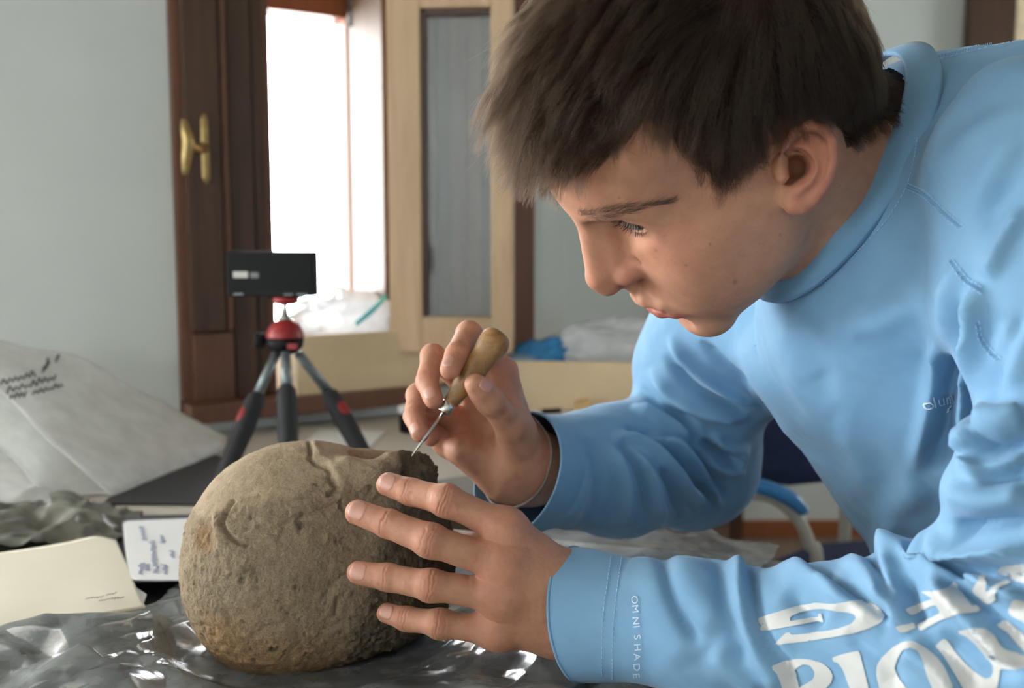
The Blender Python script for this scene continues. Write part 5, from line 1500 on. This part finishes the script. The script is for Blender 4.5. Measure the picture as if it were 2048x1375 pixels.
for px in ([(1815, 372), (1850, 388), (1890, 425), (1926, 456)], [(1903, 522), (1930, 558), (1966, 584)], [(1954, 645), (1964, 682), (2002, 722)], [(1838, 122), (1900, 110), (1980, 90), (2060, 72)]):
    dashes('seam', px, M['thread_dark'], .00028, .0008, .0008, .0009)
    dashes('seam', [(x + 3, y - 5) for x, y in px], M['thread'], .0003)
    dashes('seam', [(x - 3, y + 5) for x, y in px], M['thread'], .0003)
dashes('hem_stitch', [(1222, 1113), (1207, 1230), (1203, 1352)], M['thread'], .00028)
dashes('hem_stitch', [(1243, 1115), (1228, 1240), (1224, 1357)], M['thread'], .00028)
dashes('hem_stitch', [(1808, 100), (1834, 170), (1836, 260), (1822, 350), (1780, 432), (1700, 520)], M['thread'], .0003)

# ------------------------------------------------------------------ printed lettering on the shirt
from mathutils.geometry import delaunay_2d_cdt
M['print'] = plain('white_screen_print', srgb(198, 198, 195), .6, .03, 60)
M['printfaint'] = plain('pale_screen_print', srgb(196, 212, 224), .6, .03, 60)
def px_poly_on_shirt(name, outer, holes=(), mat=None, step=4.0, off=.0006):
    def resample(poly):
        out = []
        for a, b in zip(poly, poly[1:] + poly[:1]):
            n = max(1, int(math.dist(a, b) / step))
            out += [(a[0] + (b[0] - a[0]) * i / n, a[1] + (b[1] - a[1]) * i / n) for i in range(n)]
        return out
    def chaikin(poly, it=2):
        P = [tuple(p) for p in poly]
        for _ in range(it):
            P = [q for a, b in zip(P, P[1:] + P[:1]) for q in ((a[0] * .85 + b[0] * .15, a[1] * .85 + b[1] * .15), (a[0] * .15 + b[0] * .85, a[1] * .15 + b[1] * .85))]
        return P
    outer = chaikin(outer); holes = [chaikin(h) for h in holes]
    loops = [resample(list(outer))] + [resample(list(h)) for h in holes]
    pts, edges = [], []
    for lp in loops:
        o = len(pts); pts += lp; edges += [(o + i, o + (i + 1) % len(lp)) for i in range(len(lp))]
    A = np.array(loops[0]); g = np.stack(np.meshgrid(np.arange(A[:, 0].min(), A[:, 0].max(), step), np.arange(A[:, 1].min(), A[:, 1].max(), step)), -1).reshape(-1, 2)
    g = g[in_poly2(g, loops[0])]
    for h in loops[1:]: g = g[~in_poly2(g, h)]
    bd = np.array(pts)
    if len(g): g = g[np.array([np.min((bd[:, 0] - x) ** 2 + (bd[:, 1] - y) ** 2) > (step * .6) ** 2 for x, y in g])]
    pts += [tuple(x) for x in g]
    vs, _, fs, *_r = delaunay_2d_cdt([Vector(p) for p in pts], edges, [], 0, 1e-4)
    V2 = np.array([v[:] for v in vs]); fs = np.array([f for f in fs if len(f) == 3])
    c = V2[fs].mean(1); ok = in_poly2(c, loops[0])
    for h in loops[1:]: ok &= ~in_poly2(c, h)
    fs = fs[ok]
    drape(name, V2, fs, mat, off)
def drape(name, V2, fs, mat, off=.0014):
    P3 = [on_shirt(x, y, off) for x, y in V2]
    good = np.array([p is not None for p in P3]); P3 = np.array([p if p is not None else (0, 0, 0) for p in P3])
    fs = fs[good[fs].all(1)]
    el = np.max([np.linalg.norm(P3[fs[:, i]] - P3[fs[:, i - 1]], axis=1) for i in range(3)], axis=0)
    fs = fs[el < .016]
    if not len(fs): return
    us = np.unique(fs); rm = np.full(len(V2), -1); rm[us] = np.arange(len(us))
    return link_mesh(name, np_mesh(name, P3[us], rm[fs]), mat, shirt)
def cv(pts): return [(1500 + x / 3.737, 1080 + y / 3.737) for x, y in pts]
LETTERS = [
 ([(60, 580), (130, 560), (300, 510), (420, 478), (500, 460), (620, 475), (760, 455), (850, 450), (930, 470), (985, 510), (1008, 565), (985, 610), (900, 650), (800, 685), (650, 720), (450, 750), (300, 765), (200, 780), (190, 770), (270, 690), (300, 688), (310, 705), (420, 700), (560, 680), (680, 655), (760, 620), (798, 580), (790, 555), (740, 535), (640, 525), (540, 508), (470, 515), (360, 548), (300, 575), (300, 608), (400, 590), (520, 570), (512, 550), (540, 540), (555, 608), (545, 620), (520, 605), (400, 628), (240, 655), (80, 680), (70, 665), (85, 640), (65, 620), (55, 600)], []),
 ([(1285, 385), (1330, 378), (1400, 380), (1470, 360), (1510, 325), (1528, 308), (1552, 330), (1550, 350), (1600, 420), (1655, 500), (1690, 490), (1716, 518), (1700, 540), (1620, 550), (1530, 555), (1440, 590), (1330, 650), (1280, 678), (1240, 640), (1300, 610), (1420, 545), (1425, 530), (1395, 480), (1340, 500), (1200, 570), (1150, 520), (1250, 480), (1370, 435), (1340, 415)], []),
 ([(1085, 640), (1220, 618), (1240, 655), (1140, 685), (1120, 680)], []),
 ([(1715, 250), (1750, 240), (1775, 258), (1750, 290), (1770, 330), (1765, 370), (1800, 380), (1795, 355), (1900, 305), (1960, 310), (1880, 350), (1830, 400), (1845, 440), (1780, 480), (1660, 375), (1700, 310)], []),
 ([(1880, 185), (2100, 165), (2100, 330), (1960, 300), (1830, 235)], []),
 ([(1960, 430), (2100, 470), (2100, 640), (1930, 550)], []),
 ([(160, 940), (240, 905), (330, 885), (430, 885), (540, 910), (600, 960), (622, 1010), (610, 1060), (540, 1130), (250, 1130), (200, 1000), (165, 965)], [[(340, 960), (400, 925), (450, 935), (485, 980), (480, 1030), (380, 1095), (370, 1095), (345, 1000)]]),
 ([(615, 870), (810, 825), (825, 850), (850, 940), (900, 1130), (760, 1130), (700, 960), (660, 910), (630, 905)], []),
 ([(950, 930), (1000, 860), (1080, 790), (1150, 760), (1220, 755), (1300, 800), (1400, 880), (1450, 950), (1530, 1130), (975, 1130), (945, 1000)], [[(1085, 950), (1110, 880), (1150, 820), (1200, 808), (1250, 830), (1300, 920), (1330, 1010), (1375, 1120), (1190, 1120), (1110, 1020)]]),
 ([(1380, 790), (1455, 722), (1530, 820), (1620, 920), (1700, 990), (1760, 1030), (1800, 1025), (1820, 990), (1815, 930), (1760, 860), (1690, 770), (1620, 710), (1570, 695), (1560, 670), (1650, 660), (1750, 660), (1830, 720), (1860, 780), (1900, 820), (2100, 870), (2100, 930), (1960, 970), (1875, 960), (1860, 1060), (1840, 1130), (1600, 1130), (1500, 960), (1440, 860)], []),
 ([(1840, 640), (1920, 585), (1990, 650), (2100, 730), (2100, 870), (1990, 780), (1930, 700), (1860, 660)], []),
]
for o_, h_ in LETTERS:
    px_poly_on_shirt('print_letter', cv(o_), [cv(h) for h in h_], M['print'])
def text_px(body_, origin, du, dv, mat, name):
    """font outline mapped to pixels: du = pixels per font unit along the line, dv = along letter height"""
    cu = bpy.data.curves.new('t', 'FONT'); cu.body = body_; cu.resolution_u = 4
    o = bpy.data.objects.new('t', cu); col.objects.link(o)
    dg = bpy.context.evaluated_depsgraph_get(); me = o.evaluated_get(dg).to_mesh()
    me.calc_loop_triangles()
    v = np.array([x.co[:2] for x in me.vertices]); f = np.array([t.vertices[:] for t in me.loop_triangles])
    o.evaluated_get(dg).to_mesh_clear(); bpy.data.objects.remove(o); bpy.data.curves.remove(cu)
    V2 = np.asarray(origin) + v[:, :1] * np.asarray(du) + v[:, 1:2] * np.asarray(dv)
    drape(name, V2, f, mat)
# lettering down the cuff, spaced out
for i, (ch_, x, y) in enumerate(zip('OMNISHADE', (1264, 1266, 1267, 1269, 1270, 1270, 1269, 1268, 1267), (1192, 1210, 1233, 1250, 1268, 1285, 1304, 1323, 1342))):
    text_px(ch_, (x, y), (2.5, 21), (19, -2.0), M['printfaint'], 'cuff_letter')
# chest wordmark, partly swallowed by the fold of the sleeve
x = 1850.0; y = 818.0
for ch_, w in zip('olum', (15, 8, 16, 24)):
    text_px(ch_, (x, y), (31, -9), (-6, -30), M['printfaint'], 'chest_letter')
    x += w; y -= w * .28
text_px('P', (1893, 824), (34, -10), (-4, -16), M['printfaint'], 'chest_letter')

# ------------------------------------------------------------------ trousers under the table
M['denim'] = plain('dark_denim', srgb(44, 52, 70), .85, .15, 60, bump=.2, bscale=700)
hipw = c2w(PEL)
def trouser_sdf(P):
    d = s_cap(P, hipw + [.02, -.07, -.09], hipw + [.02, .07, -.09], .105, .105)
    for s in (-1, 1):
        hip = hipw + [.0, s * .09, -.115]; kn = np.array([hipw[0] - .40, hipw[1] + s * .13, .50]); ft = np.array([hipw[0] - .34, hipw[1] + s * .14, .04])
        d = smin(d, s_chain(P, [hip, kn, ft], [.088, .062, .05], .03), .04)
    return d
V, Q = s_mesh(trouser_sdf, hipw + [-.5, -.3, -.70], hipw + [.2, .3, .06], .012, 1)
link_mesh('trousers', np_mesh('trousers', V, Q), M['denim'], person)

# ------------------------------------------------------------------ hair, brows, lashes as strands
def strands(name, P, r0, r1, mat, parent):
    """P (k, n, 3) world points"""
    k, n, _ = P.shape
    hc = bpy.data.hair_curves.new(name)
    hc.add_curves([n] * k)
    hc.attributes['position'].data.foreach_set('vector', (P - np.array(parent.location)).astype(f32).ravel() if parent.parent is None else P.astype(f32).ravel())
    ra = hc.attributes.get('radius') or hc.attributes.new('radius', 'FLOAT', 'POINT')
    t = np.linspace(0, 1, n)
    rr = np.asarray(r0).reshape(-1, 1) * (1 - t ** 2) + np.asarray(r1).reshape(-1, 1) * t ** 2
    ra.data.foreach_set('value', np.broadcast_to(rr, (k, n)).astype(f32).ravel())
    o = bpy.data.objects.new(name, hc)
    col.objects.link(o); o.parent = parent
    hc.materials.append(mat)
    return o
def hair_mat(name, c, rough=.42, rnd=.35):
    m = bpy.data.materials.new(name); m.use_nodes = True; t = m.node_tree
    h = t.nodes.new('ShaderNodeBsdfHairPrincipled'); h.parametrization = 'COLOR'; h.model = 'HUANG'
    h.inputs['Reflection'].default_value = .6
    h.inputs['Color'].default_value = c; h.inputs['Roughness'].default_value = rough
    info = t.nodes.new('ShaderNodeHairInfo'); ramp = t.nodes.new('ShaderNodeValToRGB')
    ramp.color_ramp.elements[0].color = tuple(x * .35 for x in c[:3]) + (1,); ramp.color_ramp.elements[1].color = tuple(x * 2.3 for x in c[:3]) + (1,)
    t.links.new(info.outputs['Random'], ramp.inputs[0]); t.links.new(ramp.outputs[0], h.inputs['Color'])
    t.links.new(h.outputs[0], t.nodes['Material Output'].inputs[0])
    return m
M['hair'] = hair_mat('dark_brown_hair', (.016, .0085, .0046, 1))
M['browhair'] = plain('brow_hair', (.075, .046, .031, 1), .7, .3, 200)
M['lash'] = plain('lash_hair', (.012, .008, .006, 1), .6, .2, 200)
nr = np.random.RandomState(7)
tri = np.vstack([HQ[:, [0, 1, 2]], HQ[:, [0, 2, 3]]])
tri = tri[scalp[tri].all(1)]
A_ = np.linalg.norm(np.cross(HV[tri[:, 1]] - HV[tri[:, 0]], HV[tri[:, 2]] - HV[tri[:, 0]]), axis=1)
NH = 16000 if QUICK else 38000
ti = nr.choice(len(tri), NH, p=A_ / A_.sum())
b = nr.rand(NH, 2); fl = b.sum(1) > 1; b[fl] = 1 - b[fl]
T0, T1, T2 = HV[tri[ti, 0]], HV[tri[ti, 1]], HV[tri[ti, 2]]
root = T0 + (T1 - T0) * b[:, :1] + (T2 - T0) * b[:, 1:]
nrm = HN[tri[ti, 0]]
GR = -HR[1, :]                                   # world down in the head frame (approx)
rl = root.copy(); rl[:, 1] = np.abs(rl[:, 1]); rpx = pix(c2w(h2c(rl)))
edge = np.asarray([p for p in HAIR_POLY if p[0] < 1760 and p[1] > 200 and p[0] > 1100], float)
ed_, _ = seg_dist(rpx, edge[:-1] if len(edge) > 3 else edge)
f_, l_, u_ = root[:, 0], root[:, 1], root[:, 2]
topw = smoothstep(u_, .055, .105)
front = smoothstep(f_ + .35 * (u_ - .07), .035, .085) * smoothstep(u_, .035, .06)
backw = smoothstep(-f_, .03, .07)
side = (1 - topw) * (1 - front)
Lh = .018 + .026 * smoothstep(ed_, 0, 190) + .010 * topw + .000 * front - .006 * backw
sb = smoothstep(-ed_, -70, -10) * side                     # cropped hairline at temples, ears, nape
Lh = Lh * (1 - .25 * sb) * (.75 + .45 * nr.rand(NH))
nearear = smoothstep(-seg_dist(rpx, [pix(c2w(h2c(e))) for e in EAR_H])[0], -60, -15) * (l_ > 0)
Lh = Lh * (1 - .85 * nearear)
comb = np.zeros((NH, 3))
comb += side[:, None] * np.array([.45, 0, -.9]) + topw[:, None] * np.array([1.0, 0, .05]) + front[:, None] * np.array([1.0, .25, -.05]) + backw[:, None] * np.array([.1, 0, -.8])
sw_ = vnoise(root * 38, 61); sw2 = vnoise(root * 95, 62)
comb += (.35 * sw_ + .25 * sw2)[:, None] * np.cross(nrm, np.array([.3, 0, 1.0]))
comb += nearear[:, None] * np.array([-1.2, 0, .35])
comb /= np.linalg.norm(comb, axis=1)[:, None] + 1e-9
NP = 9
S = np.zeros((NH, NP, 3)); S[:, 0] = root - nrm * .001
lift = (.50 + .40 * topw + .35 * front + .1 * nr.rand(NH)) * (1 - .55 * sb)
p = root.copy()
for k in range(1, NP):
    t = (k - 1) / (NP - 2)
    dr = nrm * (lift * (1 - t) ** 1.2)[:, None] + comb * (.75 - .25 * t * (1 - side)[:, None]) + GR * (.05 + .25 * t + 1.1 * t * front)[:, None] + .05 * nr.randn(NH, 3)
    dr /= np.linalg.norm(dr, axis=1)[:, None]
    p = p + dr * (Lh / (NP - 1))[:, None]
    dd = s_eval(head_sdf, p.astype(f32)).astype(float)
    want = np.minimum(.0015 + .010 * min(1, k / 4) * (.35 + .8 * topw + .8 * front) * (1 - .8 * sb), .012)
    push = np.clip(want - dd, 0, .01)
    p = p + nrm * push[:, None]
    S[:, k] = p
# clumps
NC = NH // 30
ci = nr.choice(NH, NC, replace=False)
from mathutils import kdtree
kd = kdtree.KDTree(NC)
for i, c in enumerate(ci): kd.insert(Vector(root[c]), i)
kd.balance()
own = np.array([kd.find(Vector(r))[1] for r in root])
cs = S[ci[own]]
tt = np.linspace(0, 1, NP)[None, :, None]
off = (root - root[ci[own]])[:, None, :]
S = S * (1 - .85 * tt ** 1.0) + (cs + off * (1 - .75 * tt)) * (.85 * tt ** 1.0)
S += (.0012 * tt ** 1.5) * nr.randn(NH, 1, 3) + .0005 * tt * nr.randn(NH, NP, 3)
wv = np.stack([vnoise(root * 42 + 3 * i, 71 + i) for i in range(3)], -1)[:, None, :]
S += .0045 * tt ** 1.6 * wv * (front + topw + .3)[:, None, None] * np.sin(2.2 + 2.5 * tt)
# a few stray hairs
st = nr.rand(NH) < .02
S[st] += (tt ** 2) * (.006 * nr.randn(int(st.sum()), 1, 3))
hair = strands('hair', c2w(h2c(S.reshape(-1, 3))).reshape(NH, NP, 3), np.full(NH, .00010), np.full(NH, .00002), M['hair'], person)
# eyebrows: both sides from the near-side outline
bp = [(1158, 425), (1185, 428), (1215, 424), (1245, 417), (1290, 410), (1338, 403)]
BTREE = bvhtree.BVHTree.FromPolygons([tuple(v) for v in c2w(h2c(HV))], [tuple(int(i) for i in f) for f in HQ[:, ::-1]])
bs_, nb_ = [], 300
cur = spline(bp, 60)
for i in range(nb_):
    t = nr.rand() ** 1.15
    c = cur[int(t * 59)]
    wdt = 4 + 9 * math.sin(min(1, t * 1.25) * math.pi) ** .7 
    px_, py_ = c[0] + nr.randn() * 3, c[1] + (nr.rand() - .45) * 2 * wdt
    r = at(px_, py_, 1.0) - CAM; r /= np.linalg.norm(r)
    h = BTREE.ray_cast(Vector(CAM), Vector(r))
    if h[0] is None: continue
    lp = c2h(w2c(np.array(h[0]))); ln = (w2c(np.array(h[0]) + np.array(h[1])) - w2c(np.array(h[0]))) @ HR
    if ln @ (c2h([0, 0, 0]) - lp) < 0: ln = -ln
    a = np.array([-.45 - .3 * t, .75, .45 * (1 - t) - .25 * t]) + .18 * nr.randn(3); a -= ln * (a @ ln); a /= np.linalg.norm(a)
    L = .0065 + .004 * nr.rand()
    q = [lp + a * L * s + ln * (.0012 * math.sin(s * 2.4) + .0002) for s in np.linspace(0, 1, 5)]
    bs_.append(q); bs_.append([np.array([x[0], -x[1], x[2]]) for x in q])
bs_ = np.array(bs_)
strands('eyebrow', c2w(h2c(bs_.reshape(-1, 3))).reshape(bs_.shape), np.full(len(bs_), .00006), np.full(len(bs_), .00002), M['browhair'], person)
# eyelashes
ls = []
for sgn in (1, -1):
    for i in range(130):
        az = nr.uniform(-.86, 1.08) + .0 * i; a0 = az - .12
        half = .46 * math.sqrt(max(1 - (a0 / 1.0) ** 2, 0)) - .02
        up_ = i % 3 != 0
        el = -.12 - .06 * a0 + (half if up_ else -half)
        dv = np.array([math.cos(el) * math.cos(az), math.cos(el) * math.sin(az), math.sin(el)])
        p0 = EYE_C + dv * .0132
        L = (.0065 + .0040 * nr.rand()) if up_ else .0035
        q = []; jit = nr.randn()
        for s in np.linspace(0, 1, 6):
            x = p0 + dv * L * s * .8 + np.array([0, .18 * a0 + .25 * jit, -.75 + .55 * s]) * L * s * (1 if up_ else .8)
            q.append([x[0], sgn * x[1], x[2]])
        ls.append(q)
ls = np.array(ls)
strands('eyelashes', c2w(h2c(ls.reshape(-1, 3))).reshape(ls.shape), np.full(len(ls), .00012), np.full(len(ls), .00002), M['lash'], person)
# eyes
def make_eye(sgn):
    c = EYE_C * [1, sgn, 1]
    tgt = c2h(cpt(800, 930, .74)); g = tgt - c; g /= np.linalg.norm(g)
    g = g + np.array([.15, .10, .12]); g /= np.linalg.norm(g)
    bm = bmesh.new(); bmesh.ops.create_uvsphere(bm, u_segments=48, v_segments=32, radius=.0121)
    V_ = np.array([v.co[:] for v in bm.verts]); D = V_ / np.linalg.norm(V_, axis=1)[:, None]
    ang = np.arccos(np.clip(D @ g, -1, 1)); V_ = V_ + D * (.0009 * np.exp(-(ang / .40) ** 2))[:, None]
    W_ = c2w(h2c(V_ + c))
    for v, w in zip(bm.verts, W_): v.co = w
    o = bm_obj('eye', bm, M['eye'], person, True)
    Cc = np.tile(np.array(srgb(150, 140, 132)[:3]), (len(V_), 1))
    Cc[ang < .50] = srgb(104, 104, 92)[:3]; Cc[ang < .43] = srgb(128, 124, 104)[:3]; Cc[ang < .19] = (.004, .004, .004)
    a = o.data.color_attributes.new('tint', 'FLOAT_COLOR', 'POINT'); a.data.foreach_set('color', np.c_[Cc, np.ones(len(Cc))].astype(f32).ravel())
m = Mat('wet_eye'); m.color(m.attr('tint').outputs['Color']).set(Roughness=.08); M['eye'] = m.m
make_eye(1); make_eye(-1)
# ------------------------------------------------------------------ fingernails
m = Mat('fingernail'); m.color(m.ramp(m.noise(m.coord(), 60), [(.3, srgb(186, 136, 118)), (.7, srgb(196, 146, 128))])).set(Roughness=.45); m.b.inputs['Subsurface Weight'].default_value = .1; m.b.inputs['Subsurface Scale'].default_value = .003; M['nail'] = m.m
def nail(sdf, c, ax, n, ln, wd):
    ax = np.asarray(ax, float); ax /= np.linalg.norm(ax); n = np.asarray(n, float); n = n - ax * (n @ ax); n /= np.linalg.norm(n)
    sd = np.cross(ax, n)
    NU, NV = 15, 13; P = []; rim = []
    for i in range(NU):
        for j in range(NV):
            a, b = 2 * i / (NU - 1) - 1, 2 * j / (NV - 1) - 1
            # square to rounded plate
            x = a * math.sqrt(max(0, 1 - .5 * b * b * .8)); y = b * math.sqrt(max(0, 1 - .5 * a * a * .8))
            P.append(c + ax * x * ln * .5 + sd * y * wd * .5 + n * .012); rim.append(max(abs(a), abs(b)))
    P = np.array(P); rim = np.array(rim)
    D = np.tile(-n, (len(P), 1)) 
    for _ in range(14):
        d = s_eval(sdf, P.astype(f32)).astype(float); P = P + D * (d * .8)[:, None]
    g = s_grad(sdf, P, .0004); g /= np.linalg.norm(g, axis=1)[:, None]
    P = P + g * (.00042 - .0006 * smoothstep(rim, .8, 1.0))[:, None]
    idx = np.arange(NU * NV).reshape(NU, NV)
    Fq = np.stack([idx[:-1, :-1], idx[1:, :-1], idx[1:, 1:], idx[:-1, 1:]], -1).reshape(-1, 4)
    return link_mesh('fingernail', np_mesh('fingernail', c2w(P), Fq), M['nail'], body)
for nm, ln, wd in (('index', .0130, .0122), ('middle', .0142, .0134), ('ring', .0130, .0122), ('pinky', .0108, .0100)):
    J, R = LH[nm]; ax = J[3] - J[2]; ax /= np.linalg.norm(ax)
    nail(lhand_sdf, J[3] - ax * .0030 + np.array([0, .001, 0]), ax, np.array([.02, .22, -1]), ln, wd)
for nm, ln, wd, nv_ in (('index', .0110, .0095, (-.30, 0, -1)), ('middle', .0112, .0100, (-.12, .1, -1)), ('ring', .0105, .0092, (-.25, .05, -1)), ('pinky', .009, .008, (-.2, 0, -1))):
    J, R = RH[nm]; ax = J[3] - J[2]; ax /= np.linalg.norm(ax)
    nail(rhand_sdf, J[3] - ax * .001, ax, np.array(nv_), ln, wd)
J = R_TH[0]; ax = J[3] - J[2]; ax /= np.linalg.norm(ax)
nail(rhand_sdf, J[3] - ax * .002, ax, np.array([.75, .35, -.75]), .0125, .0115)
# ------------------------------------------------------------------ awl
AT, AE = cpt(818, 919, .7345), cpt(1003, 664, .748)
aw = empty('awl', c2w(AT)); tag(aw, 'awl with a worn wooden handle and steel needle held to the skull', 'awl')
ad = c2w(AE) - c2w(AT); AL = np.linalg.norm(ad); ad = ad / AL
m = Mat('worn_boxwood'); v = m.coord()
cc_ = m.ramp(m.noise(v, 55, 5, .65, .8), [(.3, srgb(108, 74, 40)), (.55, srgb(150, 112, 66)), (.75, srgb(176, 138, 88))]); m.color(cc_).set(Roughness=.45); m.bump(m.noise(v, 200, 4), .15, .0006); M['boxwood'] = m.m
sc_ = AL / .1156
bm = bmesh.new(); add_lathe(bm, c2w(AT), ad, [(h * sc_, r) for h, r in ((0, .0002), (.004, .0006), (.012, .0009), (.046, .0012))], 12); bm_obj('needle', bm, M['chrome'], aw, True)
bm = bmesh.new(); add_lathe(bm, c2w(AT), ad, [(h * sc_, r) for h, r in ((.0415, .0012), (.042, .0045), (.0428, .0053), (.0505, .0056), (.051, .0050))], 28); bm_obj('ferrule', bm, M['chrome'], aw, True)
bm = bmesh.new(); prof = [(.0505, .0050), (.052, .0058), (.060, .0070), (.070, .0088), (.080, .0096), (.088, .0097), (.094, .0100), (.100, .0112), (.106, .0118), (.110, .0112), (.1135, .0088), (.1152, .0050), (.1156, .0015)]
pr = spline(prof, 40); add_lathe(bm, c2w(AT), ad, [(h * sc_, max(r, .0005)) for h, r in pr], 32); bm_obj('handle', bm, M['boxwood'], aw, True)
# thin woven bracelet on the right wrist
br = empty('bracelet', c2w(R_WR)); tag(br, 'thin grey braided string bracelet on the raised wrist', 'bracelet')
bc_, bnn = cpt(1042, 925, .808), np.array([-.62, .35, -.70]); bnn /= np.linalg.norm(bnn)
b1 = np.cross(bnn, [0, 1.0, 0]); b1 /= np.linalg.norm(b1); b2 = np.cross(bnn, b1)
ringp = []
for a in np.linspace(0, 2 * math.pi, 61):
    dvec = b1 * math.cos(a) + b2 * math.sin(a); x = bc_ + dvec * .055
    for _ in range(12): x = x - dvec * float(s_eval(rhand_sdf, x[None].astype(f32))[0]) * .8
    ringp.append(c2w(x + dvec * (.0012 + .002 * max(0, -dvec[1]))))
bm = bmesh.new(); add_tube(bm, ringp, [.0010 + .0003 * (i % 2) for i in range(61)], 8, False); bm_obj('cord', bm, plain('grey_braided_cord', srgb(140, 128, 118), .8, .3, 400), br, True)
